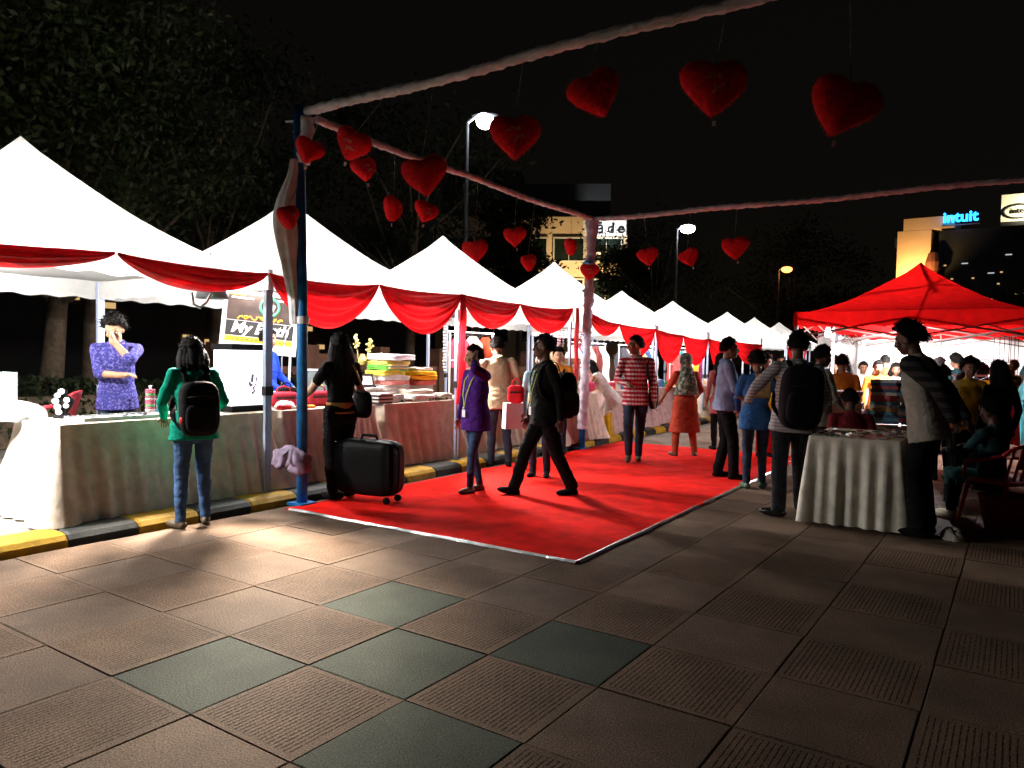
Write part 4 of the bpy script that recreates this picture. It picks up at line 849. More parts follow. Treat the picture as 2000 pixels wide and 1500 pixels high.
# woman in black with the long hair
P5 = person('woman in black top with long black hair, standing at the red bag table', -5.62, 5.46, (-.90, .2), 1.67, blk, blk, SKIN2, sleeve='short', hair='long', female=True, nod=.1, yaw=-.15, vox=.009, hem=.03, legw=1.12,
            LH=(-.24, .34, 1.08), LE=(-.5, -.7, -.3), RH=(.22, .30, 1.06), RE=(.6, -.6, -.2), RF=(.12, .05, 0, -.1), LF=(-.1, -.02, 0, .1))
wb = worn(P5, 'waist_band', 'tan leather waist bag strapped round the woman in black', 'waist bag'); T = P5['T']; R = P5['RT']; s = P5['s']
for z, r, hh, nm in ((.075, 1.0, .065, 'belt_bag'), (.0, 1.05, .022, 'belt')):
    a = np.linspace(0, 2*PI, 40, endpoint=False); rows = [np.stack([.152*r*np.cos(a)*k, .118*r*np.sin(a)*k, z+dz+0*a], -1)@R.T+P5['P0'] for k, dz in ((1., -hh/2), (1.05, -hh*.4), (1.05, hh*.4), (1., hh/2))]
    me = MB().grid(np.array(rows), closev=True).mesh(nm, khaki, True); me.transform(Matrix.Diagonal((s, s, s, 1))); link(nm, me, wb)
sb = worn(P5, 'shoulder_bag', 'black shoulder bag on the right side of the woman in black', 'bag')
for mb_, nm, mm in ((MB().ell(T((.235, -.06, .08)), (.05, .15, .15), R, 20, 12, e=.6), 'bag_body', BLACK), (MB().tube([T((.22, .05, .2)), T((.14, .1, .42)), T((.06, .03, .55)), T((.1, -.09, .5)), T((.22, -.14, .2))], .012, 6), 'strap', mat('gold_strap', (.35, .22, .08), .4, .2))):
    me = mb_.mesh(nm, mm, True); me.transform(Matrix.Diagonal((s, s, s, 1))); link(nm, me, sb)
# boy in purple
P6 = person('lad in purple jacket walking with a hand on his ear and an ID card', -4.74, 6.60, (-.25, -.97), 1.585, purple, denim, SKIN2, brownsh, nod=.08, yaw=-.5, vox=.0085, loose=1.16, hem=-.17, legw=.9, twist=-.1,
            LH=(-.10, .115, 1.56), LE=(-.9, .3, -.6), ldir=(.12, -.2, .95), RH=(.29, .02, .86), RF=(.045, -.12, 0, -.1), LF=(-.035, .10, 0, .1), lanyard=oli, curl=.35)
# man in beige, leaning over the stall
P7 = person('man in beige shirt seen from behind leaning over the stall table', -5.60, 8.35, (-.72, .69), 1.74, beige, denimd, SKIN, hair='short', sleeve='short', lean=.16, nod=.3, collar=beige, vox=.0095, loose=1.13, hem=-.15, side=-.04,
            RH=(.27, .10, .92), LH=(-.18, .42, 1.02), RF=(.13, -.02, 0, -.15), LF=(-.09, .10, 0, .1))
P8 = person('vendor in grey cap behind the rack near the man in beige', -7.25, 9.95, (.8, -.6), 1.62, whitec, denimd, SKIN2, hair='cap', hairm=cloth('grey_cap', (.35, .31, .28)), nod=.2, vox=.014, z0=.08)
# man in black with glasses, in mid-stride to the left
P9 = person('man in black with glasses, green lanyard and backpack, striding left on the carpet', -4.06, 6.92, (-.66, -.75), 1.755, blk, blackt, SKIN3, hair='short', glasses=True, nod=-.06, yaw=-.4, vox=.0085, loose=1.12, legw=1.12, cuff=.068,
            RF=(.07, .30, .0, -.1, .18), LF=(-.07, -.30, 0, .05), RH=(.25, .10, .84), LH=(-.28, -.08, .84), lanyard=oli, curl=.6)
backpack(P9, 'black backpack worn by the man in black with glasses', BLACK, (.32, .2, .50), .20, back=-.23)
P10 = person('person in teal plaid top half hidden behind the man in black', -4.72, 7.95, (.3, -.95), 1.56, pala, denimd, SKIN, nod=.1, vox=.013, loose=1.1)
P11 = person('young man with side-parted hair behind the man in black', -5.7, 10.1, (.5, -.86), 1.62, orangec, denimd, SKIN2, nod=.1, vox=.013)
# checked shirt
P12 = person('man in red checked shirt and dark jeans walking toward the camera', -4.36, 10.0, (.35, -.94), 1.80, check, denimd, SKIN, brownsh, nod=.02, yaw=-1.15, collar=check, vox=.0095, loose=1.06, legw=1.05,
             RH=(.10, .30, 1.10), RE=(.8, -.5, -.5), LH=(-.26, .04, .86), RF=(.07, .16, .05, -.05, -.3), LF=(-.05, -.12, 0, .05))
p12b = worn(P12, 'shoulder_bag', 'black bag slung over the shoulder of the checked shirt man', 'bag'); me = MB().ell(P12['T']((-.24, -.1, .02)), (.07, .13, .2), P12['RT'], 18, 12, e=.65).mesh('bag_body', BLACK, True); me.transform(Matrix.Diagonal((P12['s'],)*3+(1,))); link('bag_body', me, p12b)
me = MB().tube([P12['T']((-.2, -.05, .2)), P12['T']((-.17, .02, .52)), P12['T']((-.15, .12, .42)), P12['T']((-.2, .06, .15))], .022, 6).mesh('strap', BLACK, True); me.transform(Matrix.Diagonal((P12['s'],)*3+(1,))); link('strap', me, p12b)
P13 = person('woman in yellow top and white sleeves bending over the box stacks', -6.0, 12.6, (-.95, -.2), 1.55, whitec, yellow, SKIN2, hair='bob', lean=.65, nod=.4, female=True, vox=.013, RH=(.2, .55, .95), LH=(-.2, .6, .9), sleeve='none', hem=-.3, flare=.03)
P14 = person('woman in rust salwar suit with a grey-green headscarf, seen from behind', -4.02, 11.1, (-.62, .78), 1.57, salwar, salwar2, SKIN, brownsh, hair='scarf', hairm=scarfg, female=True, vox=.0105, hem=-.50, flare=.06, loose=1.12, legw=1.15, sleeve='half',
             LH=(-.34, .28, .95), RH=(.25, .2, .98), RF=(.2, .04, 0, -.2), LF=(-.16, .0, 0, .3), heavy=1.12)
P15 = person('person in dark pink top with black hair beside the green headscarf', -3.85, 12.3, (-.6, .8), 1.58, cloth('dusty_pink_top', (.3, .09, .09)), blackt, SKIN, hair='long', female=True, vox=.013, hem=-.25)
P16 = person('man in light blue shirt and black trousers standing in profile facing right', -2.86, 9.36, (.90, .44), 1.75, bshirt, blackt, SKIN, sleeve='half', nod=.0, yaw=.0, collar=bshirt, vox=.009, loose=1.14, legw=1.12, heavy=1.1, hem=-.06, RH=(.22, .26, .98), LH=(-.25, .05, .82), RF=(.1, .1, 0, -.1), LF=(-.1, -.06, 0, .1), cuff=.066)
P17 = person('woman in orange-yellow top facing the camera between two men', -3.02, 11.9, (.5, -.86), 1.56, yellow, redc, SKIN, hair='long', female=True, vox=.013)
P18 = person('woman in blue top and jeans with curly black hair, seen from behind', -2.35, 8.86, (-.35, .94), 1.58, bluetop, denimd, SKIN, mat('green_shoe', (.05, .09, .05), .5, .2), hair='bushy', female=True, vox=.010, loose=1.15, nod=.25, hem=-.16, RH=(.28, .2, 1.0), LH=(-.2, .3, 1.0), RF=(.1, .05, 0, -.4), LF=(-.1, -.02, 0, .3))
P19 = person('man in grey pinstripe shirt with a black backpack, seen from behind', -1.66, 7.54, (-.45, .89), 1.76, greys, cloth('charcoal_trousers', (.018, .019, .023)), SKIN3, mat('polished_black_shoe', (.012, .012, .012), .2, .1, spec=.6), hair='short', collar=greys, vox=.0085, loose=1.12, legw=1.12, nod=.12, yaw=-.2, sleeve='long', side=.07,
             LH=(-.36, .28, 1.08), LE=(-.7, -.5, -.4), ldir=(-.6, .6, .3), RH=(.28, .16, .95), LF=(-.12, -.10, 0, 1.1), RF=(.12, .04, 0, -.2), cuff=.068)
backpack(P19, 'large black backpack on the man in the grey pinstripe shirt', BLACK, (.38, .24, .60), .22, back=-.25)
pad = thing('clipboard', 'tan paper pad held up by the man with the large backpack', 'notepad', (-1.98, 7.68, 1.24), math.radians(30)); MB().box((0, 0, 0), (.15, .012, .25), rot=rotm('x', .15)).obj('pad_sheet', mat('tan_paper', (.5, .34, .13), .8, .25, 8), pad); MB().box((0, -.012, .11), (.06, .015, .025)).obj('clip', DARKMETAL, pad)
wri = MB()
for j, (a, b) in enumerate(((-.02, .03), (.01, -.01), (-.01, -.05))): wri.tube([(a-.03+.012*k, -.0095+.15*(b+.01*math.sin(k*2))*-.15, b+.014*math.sin(k*2.1)) for k in range(6)], .0022, 4)
wri.obj('pen_strokes', DARKMETAL, pad, rot=(.0, 0, 0))
P20 = person('man in grey-green shirt standing close beyond the backpack man', -1.72, 9.1, (.75, .66), 1.66, ggreen, blackt, SKIN3, collar=ggreen, vox=.0105, nod=.15, loose=1.12, RH=(.2, .25, 1.0))
P21 = person('person in maroon top sitting behind the right-hand table', -1.30, 8.75, (-.35, .94), 1.6, maroon, blackt, SKIN3, drop=.44, RF=(.14, .4, 0, -.1), LF=(-.12, .42, 0, .1), nod=.35, lean=.2, vox=.0105, loose=1.15)
P22 = person('tall man in grey sweater with striped sleeves bending toward the right-hand table', -.50, 7.36, (-.93, .2), 1.84, sweat, blackt, SKIN3, hair='bushy', lean=.19, nod=.26, vox=.0085, loose=1.1, legw=1.15, hem=-.14,
             LH=(-.14, -.22, 1.0), LE=(-.6, -.8, .2), ldir=(.6, -.2, -.7), RH=(.08, -.26, .98), RE=(.6, -.8, .2), cuff=.07)
for pe, nm in ((P22, 'striped_sleeve'),):   # dark striped sleeves over the grey sweater
    T = pe['T']; sh = T((-.19, -.005, .485)); el, w = ik(sh, np.array((-.14, -.22, 1.0)), .285, .255, (-.6, -.8, .2))
    shr = T((.19, -.005, .485)); er, wr = ik(shr, np.array((.08, -.26, .98)), .285, .255, (.6, -.8, .2))
    for a, b, c in ((sh, el, w), (shr, er, wr)):
        mb = MB(); capsule(mb, a, b, .078, .066, 16); capsule(mb, b, c, .065, .050, 16); me = mb.mesh(nm, stripeS, True); me.transform(Matrix.Diagonal((pe['s'],)*3+(1,))); link(nm, me, pe['root'])
# people under and beyond the red canopies
CR = [('man with rust shirt behind the low brown boxes, facing away', -1.83, 11.3, (-.3, .95), 1.58, orangec, 'short', False), ('woman in red saree with hair tied back under the red canopy', -.58, 11.05, (-.5, .85), 1.46, redc, 'short', True),
      ('woman with wild curly hair and mustard shawl facing the camera', -.30, 10.53, (.3, -.95), 1.55, cloth('mustard_shawl', (.40, .24, .02)), 'bushy', True), ('child in white beside the curly haired woman', -.40, 11.9, (-.3, .95), 1.36, whitec, 'short', False),
      ('distant man in orange top between the stacks and the tall man', -1.75, 14.3, (.3, -.9), 1.52, orangec, 'short', False), ('distant person in pale green behind the stacks of glossy boxes', -1.55, 15.0, (.3, -.9), 1.48, ggreen, 'bob', True),
      ('distant person in tan top left under the second red canopy', -2.55, 14.9, (.2, -.9), 1.5, beige, 'short', False), ('distant person in white top by the bright backdrop', -2.2, 15.8, (.4, -.9), 1.5, whitec, 'short', False), ('distant dark-haired shopper in front of the backdrop', -1.5, 16.2, (-.3, .9), 1.6, blk, 'short', False),
      ('distant shopper in maroon just right of the tall man', -.86, 14.3, (.8, .5), 1.58, maroon, 'bob', True), ('distant tall shopper with big hair by the bright backdrop', -.63, 15.7, (-.6, .6), 1.66, tealc, 'bushy', True),
      ('far walker in pink between the white canopies and the red ones', -3.6, 15.2, (.4, -.9), 1.6, pinkc, 'long', True), ('far walker in grey between the two rows of stalls', -4.4, 17.5, (.4, -.9), 1.7, greys, 'short', False), ('far walker in dark shirt deep between the rows', -3.6, 19.5, (-.4, .9), 1.7, blk, 'short', False), ('far walker in yellow deep between the rows', -4.7, 21.5, (.4, -.9), 1.6, yellow, 'long', True),
      ('shopper in dusty pink top looking at the scarves', -.22, 12.9, (.3, .9), 1.5, pinkc, 'bob', True), ('shopper in olive top half hidden by the tall man', -.95, 12.6, (-.8, .5), 1.58, cloth('olive_top', (.1, .11, .04)), 'short', False),
      ('shopper in navy shirt in front of the bright backdrop, left part', -2.9, 17.0, (.2, -.9), 1.62, denimd, 'short', False), ('shopper in brown shirt in front of the bright backdrop, middle part', -1.95, 17.0, (-.2, .9), 1.64, cloth('brown_shirt', (.12, .05, .025)), 'short', False),
      ('shopper in dark green with short hair beside the brown boxes', -2.05, 12.9, (-.3, .9), 1.5, cloth('dark_green_top', (.02, .07, .04)), 'bob', True), ('shopper in black near the right edge behind the sitting one', .02, 10.0, (-.6, .8), 1.52, blk, 'long', True), ('shopper in crimson dress by the pale garments', -.3, 15.1, (-.6, -.7), 1.55, redc, 'long', True)]
for lb, x, y, f, h, m, hr, fe in CR: person(lb, x, y, f, h, m, blackt, SKIN, hair=hr, female=fe, vox=.015, nod=.15, group='shoppers under the red canopies and between the rows')
person('person in dark teal top sitting on a red chair at the right edge', -.02, 8.38, (-.8, .5), 1.55, tealc, blackt, SKIN3, hair='bushy', drop=.45, RF=(.12, .5, .0, -.1), LF=(-.12, .36, 0, .1), nod=.1, vox=.012, shoes=mat('pale_shoe', (.4, .38, .3), .7, .2), RH=(.2, .35, .78), LH=(-.2, .35, .75))
# ------------------------------------------------------------------ stall tables and tablecloths
WOOD = mat('table_wood', (.2, .13, .08), .6, .25)
def table(x0, x1, y0, y1, zt, z0, label):
    t = thing('stall_table', label, 'table', ((x0+x1)/2, (y0+y1)/2, z0)); w, d = (x1-x0)/2-.03, (y1-y0)/2-.03
    MB().box((0, 0, zt-z0-.018), (w*2, d*2, .03)).obj('tabletop', WOOD, t)
    for sx in (-1, 1):
        for sy in (-1, 1): MB().box((sx*(w-.06), sy*(d-.06), (zt-z0-.035)/2), (.035, .035, zt-z0-.035)).obj('leg', DARKMETAL, t)
def tablecloth(x0, x1, y0, y1, zt, zb, label, m=SKIRT, flare=.08, amp=.028, pitch=.13, lift=None):
    cx, cy = (x0+x1)/2, (y0+y1)/2; hx, hy = (x1-x0)/2, (y1-y0)/2; per = []
    for (ax, ay), (bx, by) in (((-hx, -hy), (hx, -hy)), ((hx, -hy), (hx, hy)), ((hx, hy), (-hx, hy)), ((-hx, hy), (-hx, -hy))):
        L = math.hypot(bx-ax, by-ay); n = max(8, int(L/.022)); nx, ny = (by-ay)/L, -(bx-ax)/L
        for k in range(n): per.append((ax+(bx-ax)*k/n, ay+(by-ay)*k/n, nx, ny, min(k, n-k)/n*L))
    per = np.array(per); N = len(per); Mv = 16; P = np.zeros((Mv+1, N, 3)); arc = np.arange(N)*.022; corner = np.exp(-(per[:, 4]/.09)**2)
    nrm = per[:, 2:4].copy()
    for _ in range(5): nrm = (np.roll(nrm, 1, 0)+nrm+np.roll(nrm, -1, 0))/3
    nrm /= np.linalg.norm(nrm, axis=1)[:, None]; sd = RNG.uniform(0, 50)
    ph = np.array([wob((a, sd, 0), .9)*4 for a in arc]); fold = np.sin(arc*2*PI/pitch+ph)+.5*np.sin(arc*2*PI/pitch*.43+ph*1.7); big = np.array([wob((a*.9, sd, 3), 1.) for a in arc])
    for j in range(Mv+1):
        v = j/Mv; o = (.02+(flare-.02)*np.clip(np.maximum(per[:, 2], -per[:, 3]), 0, 1))*v**1.3*(1+.6*corner)+amp*fold*(v**.7)*(.6+.4*math.sin(v*2+1))*(1+.8*big)+.012*big*v
        z = zt+.004-(zt-zb)*v+(.03*v**4*big if lift is None else 0)
        if lift is not None: z = z+v**3*np.interp(arc, lift[0], lift[1])
        P[j] = np.stack([cx+per[:, 0]+nrm[:, 0]*o, cy+per[:, 1]+nrm[:, 1]*o, z+0*arc], -1)
    rim = P[0].copy(); rim[:, 2] += .004; inn = rim.copy(); inn[:, :2] = (inn[:, :2]-[cx, cy])*.96+[cx, cy]; inn[:, 2] += .002
    mb = MB().grid(np.concatenate([inn[None], rim[None], P]), closev=True); mb.add(inn, [tuple(range(N))[::-1]])
    o = mb.obj('tablecloth', m, smooth=True); return props(o, label, 'tablecloth')
TZ = .86
TB = [(-7.02, -6.28, 3.06, 5.12, 'nearest table, by the woman in green', 'beige pleated tablecloth on the nearest table, its near end blazing white', .17),
      (-7.05, -6.32, 5.30, 6.70, 'second table, carrying the red bags', 'beige pleated tablecloth behind the blue pole, under the red bags', .17),
      (-7.25, -6.36, 6.92, 8.36, 'third table, under the pile of folded cloths', 'beige pleated tablecloth hanging below the pile of folded cloths', .17),
      (-7.2, -6.45, 8.75, 10.3, 'fourth table, behind the man in beige', 'brown-looking tablecloth behind the legs of the man in beige', .17),
      (-6.85, -5.95, 10.55, 11.9, 'fifth table, by the wrapped far pole', 'beige tablecloth just right of the wrapped far pole', .17),
      (-7.0, -6.2, 12.9, 14.6, 'sixth table, behind the checked shirt man', 'pinkish tablecloth behind the checked shirt man', .17),
      (-7.0, -6.2, 14.9, 17.4, 'seventh table, behind the green headscarf', 'pinkish tablecloth behind the woman in the green headscarf', .17),
      (-7.0, -6.2, 18.2, 21.4, 'eighth table, behind the man in blue', 'beige tablecloth far behind the man in blue', .17)]
for k, (x0, x1, y0, y1, tl, cl, fl) in enumerate(TB):
    table(x0, x1, y0, y1, TZ if k < 7 else .85, .08, 'folding stall table, '+tl); tablecloth(x0-.01, x1+.01, y0-.01, y1+.01, TZ if k < 7 else .85, .09, cl, SKIRT if k not in (5, 6) else cloth('pinkish_satin_tablecloth', (.5, .32, .3), rough=.6, fold=.2, trans=.12), fl, pitch=[.16, .09, .2, .2, .16, .2, .2, .2][k])
table(-1.44, -.70, 7.30, 8.35, .80, .0, 'folding table at right under the ivory cloth'); tablecloth(-1.45, -.69, 7.29, 8.36, .80, .02, 'ivory satin tablecloth with deep folds at right, beside the backpack man', IVORY, .06, .040, .125)

# ------------------------------------------------------------------ goods
ORD = ['lowest', 'second', 'third', 'fourth', 'fifth', 'sixth', 'seventh', 'eighth', 'ninth', 'tenth', 'eleventh', 'twelfth', 'thirteenth', 'fourteenth', 'fifteenth', 'sixteenth', 'seventeenth', 'eighteenth', 'nineteenth', 'twentieth']
def nth(k, n): return 'topmost' if k == n-1 else 'lowest' if k == 0 else ORD[k]+' from the bottom,'
def colm(c):
    k = 'goods_%02x%02x%02x' % tuple(int(min(1, v)*255) for v in c)
    return cloth(k, c, fold=.2)
def folded(x, y, z, w, d, h, c, label, rz=0., m=None, group='folded cloths piled on the third table', name='folded_cloth', cat='folded cloth'):
    n = max(2, int(h/.016)); mb = MB(); sd = RNG.uniform(0, 40)
    for k in range(n):
        zz = h*(k+.5)/n; P = []
        for j, v in enumerate(np.linspace(-PI/2, PI/2, 7)):
            q = np.cos(v)**.4; e = math.sin(v)*h/n*.56; a = np.linspace(0, 2*PI, 28, endpoint=False)
            sx = np.sign(np.cos(a))*np.abs(np.cos(a))**.35; sy = np.sign(np.sin(a))*np.abs(np.sin(a))**.35
            P.append(np.stack([sx*w/2*(.90+.10*q)*(1-.012*(k % 3)), sy*d/2*(.90+.10*q)*(1-.01*((k+1) % 3)), zz+e+h/n*.9*np.array([wob((sx[i], sy[i], sd+k*.3), 1.5) for i in range(28)])-.016*np.abs(sx*sy)**2*(k/n+.3)], -1))
        P = np.array(P); mb.grid(P, closev=True); mb.add(P[0], [tuple(range(28))[::-1]]); mb.add(P[-1], [tuple(range(28))])
    o = mb.obj(name, m or colm(c), None, (x, y, z), (0, 0, rz), True); return props(o, label, cat, group)
# the pile of folded cloths on the third table
W1 = (.78, .74, .70)
FC = [(-6.62, 7.2, 0, .34, .45, .07, W1, 'white folded cloth at the near end of the front row'), (-6.60, 7.72, 0, .36, .48, .06, W1, 'white folded cloth in the middle of the front row'), (-6.62, 8.15, 0, .34, .34, .06, (.62, .58, .5), 'grey-white folded cloth at the far end of the front row'),
      (-6.98, 7.15, 0, .36, .42, .13, W1, 'white stack at the near back of the pile'), (-6.98, 7.62, 0, .38, .45, .15, W1, 'white stack at the middle back of the pile'), (-6.98, 8.1, 0, .36, .40, .14, W1, 'white stack at the far back of the pile'),
      (-6.66, 7.78, .06, .3, .40, .045, (.72, .62, .5), 'cream cloth lying on the middle front cloth'), (-6.95, 7.62, .15, .36, .42, .04, (.7, .25, .22), 'pale red cloth inside the pile'), (-6.95, 7.6, .19, .36, .42, .05, (.75, .72, .68), 'white cloth with a pink hem inside the pile'),
      (-6.98, 7.55, .24, .38, .42, .05, (.62, .52, .08), 'mustard yellow cloth in the pile'), (-6.97, 7.58, .29, .38, .44, .05, (.12, .40, .06), 'bright green cloth in the pile'), (-6.98, 7.6, .34, .40, .46, .04, (.6, .5, .12), 'yellow cloth near the top of the pile'), (-6.98, 7.66, .385, .46, .56, .055, (.74, .72, .76), 'wide white cloth draped on top of the pile'),
      (-6.92, 8.12, .14, .34, .38, .05, (.55, .12, .1), 'red-edged cloth at the far end of the pile'), (-6.9, 8.1, .19, .34, .40, .05, (.8, .33, .02), 'orange folded cloth at the far end of the pile'), (-6.9, 8.1, .24, .34, .40, .035, (.8, .45, .03), 'yellow-orange cloth topping the far end of the pile'),
      (-6.95, 8.14, .28, .3, .3, .03, W1, 'small white cloth topping the far end')]
for x, y, z, w, d, h, c, lb in FC: folded(x, 7.12+(y-7.12)*1.12, TZ+.014+z*1.4, w*1.05, d*1.15, h*1.4, c, lb, RNG.uniform(-.22, .22))
st = pattern('rainbow_stripe_cloth', [(.05, .3, .25), (.7, .55, .1), (.6, .08, .15)], 'check', 160)
folded(-6.76, 7.62, TZ+.014+.42, .06, .38, .062, (0, 0, 0), 'rainbow striped cloth edge at the front of the pile', 0, st)
# boards with drawings left of the pile, dark-framed panel, white cloth over them
def board(x, y, z, w, h, tilt, rz, face, label, fm=DARKMETAL, art=None):
    t = thing('display_board', label, 'display board', (x, y, z), rz); R = rotm('x', -tilt)
    MB().box(R@np.array([0, 0, h/2]), (w, .012, h), rot=R).obj('panel', face, t)
    f = MB()
    for a, b, c, d in ((0, .01, w+.03, .02), (0, h-.01, w+.03, .02), (-w/2, h/2, .02, h-.021), (w/2, h/2, .02, h-.021)): f.box(R@np.array([a, -.004, b]), (c, .026, d), rot=R)
    f.obj('frame', fm, t)
    for sx in (-1, 1): MB().tube([R@np.array([sx*w*.3, .01, h*.8]), (sx*w*.3, h*.35, 0)], .008, 5).obj('easel_leg', fm, t)
    if art:
        for k, (a, b, s, c) in enumerate(art):
            mb = MB(); q = np.linspace(0, 2*PI, 9, endpoint=False); mb.add([R@np.array([a+s*math.cos(u)*(1+.4*math.sin(3*u+k)), -.0075, b+s*math.sin(u)]) for u in q], [tuple(range(9))]); mb.obj('print', mat('print_%d' % (k % 3), c, .8, .1), t)
PAPER = mat('white_board', (.75, .74, .70), .7, .06)
board(-6.85, 6.98, TZ+.014, .55, .22, .5, 1.25, PAPER, 'white picture board with green sketches left of the cloth pile', art=[(-.1, .13, .05, (.3, .4, .1)), (.05, .1, .04, (.5, .5, .15)), (-.17, .06, .035, (.55, .5, .1)), (.16, .07, .03, (.5, .3, .1))])
board(-7.0, 7.0, TZ+.2, .62, .17, .35, 1.25, PAPER, 'blank white board propped above the sketches board')
board(-7.35, 6.75, TZ+.07, .34, .36, .3, .9, mat('grey_slate', (.08, .10, .11), .5, .3), 'white-framed slate board behind the woman in black', WHITE, art=[(-.06, .2, .02, (.5, .5, .5)), (.04, .14, .02, (.4, .45, .45))])
for k in range(6): props(MB().box((-6.5+.004*k, 6.98+.01*(k % 2), TZ+.02+.022*k), (.2, .26, .02), RNG.uniform(-.1, .1)).obj('book', [mat('dark_cover', (.03, .02, .02), .5, .1), PAPER][k % 2]), nth(k, 6)+' '+['thin dark book in the small stack left of the cloth pile', 'white paper block in the small stack left of the cloth pile'][k % 2], 'book', 'dark and white books left of the cloth pile')
# little dark boxes along the front edge of the third table
for k in range(13): props(MB().box((-6.44+RNG.uniform(-.01, .01), 7.35+.075*k, TZ+.03), (.045, .042, .03), RNG.uniform(-.1, .1)).obj('trinket_box', [mat('brown_trinket', (.06, .025, .02), .5, .2), mat('olive_trinket', (.18, .15, .04), .5, .2)][k % 4 == 3]), 'tiny trinket box on the cloth table edge, %s in the line from its near end' % ('first' if k == 0 else ORD[k]), 'trinket', 'trinket boxes in a line along the third table')
# flowers rising behind the pile
fl = thing('flower_bunch', 'two dried yellow flower stems standing behind the cloth pile', 'flowers', (-7.18, 7.35, TZ+.5)); GOLDM = mat('dry_gold', (.5, .4, .12), .7, .3)
for j, (a, b) in enumerate(((-.1, .32), (.16, .27))):
    mb = MB().tube([(0, a*.5, 0), (0, a, b)], .006, 5)
    for k in range(16): mb.ell((RNG.normal()*.02, a+RNG.normal()*.022, b-.11+k*.011), (.018, .022, .016), nu=6, nv=5)
    mb.obj('stem', GOLDM, fl)
MB().lathe([(.03, 0), (.055, .06), (.03, .14), (.035, .15)], (0, .02, -.02), 12).obj('vase', GOLDM, fl)

# nearest table: jewellery and packaging
def bust(x, y, z, rz, label):
    t = thing('earring_stand', label, 'earring stand', (x, y, z), rz)
    P = []
    for z_, w, d in ((0, .075, .05), (.02, .07, .045), (.05, .045, .03), (.10, .075, .03), (.15, .095, .035), (.18, .075, .03), (.21, .035, .025), (.25, .032, .022)):
        a = np.linspace(0, 2*PI, 18, endpoint=False); P.append(np.stack([w*np.cos(a), d*np.sin(a), z_+0*a], -1))
    P = np.array(P); mb = MB().grid(P, closev=True); mb.add(P[-1], [tuple(range(18))]); mb.obj('stand', BLACK, t, smooth=True)
    for k, (a, b, r) in enumerate(((-.03, .20, .02), (-.045, .15, .024), (.04, .16, .02), (-.03, .10, .024), (.035, .11, .018), (0, .235, .022), (-.02, .055, .022))):
        MB().tube([(a+r*math.cos(q), -.040, b+r*.9*math.sin(q)) for q in np.linspace(0, 2*PI, 13)], .006, 5).ell((a, -.038, b-.002), (r*.7, .006, r*.6), nu=8, nv=5).obj('earring', WHITE, t)
bust(-6.86, 3.36, TZ+.014, .9, 'black earring stand hung with white earrings on the nearest table')
def bangles(x, y, z, n, label, cols, r=.036, lean=0.):
    t = thing('bangle_stand', label, 'bangle stand', (x, y, z)); MB().lathe([(.045, 0), (.045, .008), (.012, .012), (.012, n*.021+.03), (.018, n*.021+.035), (.001, n*.021+.045)], seg=12).obj('rod', WHITE, t)
    for k in range(n):
        a = np.linspace(0, 2*PI, 17); c = cols[k % len(cols)]; MB().tube([(r*math.cos(q)+RNG.uniform(-.003, .003)*0, r*math.sin(q), .018+k*.021) for q in a], .0105, 6).obj('bangle', mat('bangle_%d%d%d' % tuple(int(v*99) for v in c), c, .3, .1, spec=.5), t, smooth=True)
bangles(-6.78, 4.12, TZ+.014, 11, 'tall stack of red and green bangles in front of the man in violet', [(.45, .05, .1), (.62, .55, .5), (.4, .06, .12), (.08, .35, .12), (.6, .1, .15)])
bangles(-6.9, 4.30, TZ+.014, 6, 'low stack of blue and purple bangles beside the tall stack', [(.02, .12, .55), (.3, .03, .1), (.35, .08, .25)], .03)
def white_heap(x, y, z, w, d, h, label, m, cat, name, seed):
    n, k = 26, 12; P = []
    for j in range(k):
        v = j/(k-1); a = np.linspace(0, 2*PI, n, endpoint=False); q = math.cos(v*PI/2)**.6
        P.append(np.stack([w/2*q*np.cos(a)*(1+.1*np.sin(a*3+seed)), d/2*q*np.sin(a)*(1+.1*np.cos(a*2+seed)), h*math.sin(v*PI/2)*(1+.16*np.sin(a*2+seed+v*2))+.01*np.sin(a*7+v*9)], -1))
    o = MB().grid(np.array(P), closev=True).obj(name, m, None, (x, y, z), (0, 0, seed), True); return props(o, label, cat)
PLAST = mat('white_plastic_sheet', (.8, .8, .8), .3, .05, trans=.3)
white_heap(-7.3, 3.0, TZ, .75, .8, .15, 'white plastic packaging heaped on the near end of the nearest table', PLAST, 'packaging', 'packaging_heap', 1.3)
white_heap(-6.72, 4.62, TZ+.01, .3, .36, .04, 'flat white packet by the hands of the woman in green', PLAST, 'packet', 'plastic_packet', 2.1)
props(MB().box((-7.45, 3.12, TZ+.2), (.16, .2, .4), .3).obj('carton', mat('pale_mint_carton', (.5, .68, .6), .6, .1)), 'pale mint carton standing at the left edge on the nearest table', 'carton')
tray = thing('jewellery_tray', 'flat white jewellery tray laid on the front of the nearest table', 'tray', (-6.55, 3.75, TZ+.014)); MB().box((0, 0, .008), (.32, .9, .016)).obj('tray_base', WHITE, tray)
for sx in (-1, 1): MB().box((sx*.155, 0, .022), (.012, .9, .012)).obj('tray_rim', WHITE, tray)
for k in range(12):
    a = np.linspace(0, 2*PI, 9); r_ = RNG.uniform(.008, .02); props(MB().tube([(r_*math.cos(q), r_*math.sin(q), .006) for q in a], .004, 5).obj('ring', DARKMETAL, None, (-6.5+RNG.uniform(-.15, .1), 3.45+RNG.uniform(0, .7), TZ+.031)), 'tiny dark ring lying on the white jewellery tray', 'ring', 'rings on the jewellery tray')
props(MB().box((-6.6, 4.45, TZ+.07), (.07, .05, .11), .4).obj('small_box', WHITE), 'small white box by the elbow of the woman in green', 'box')
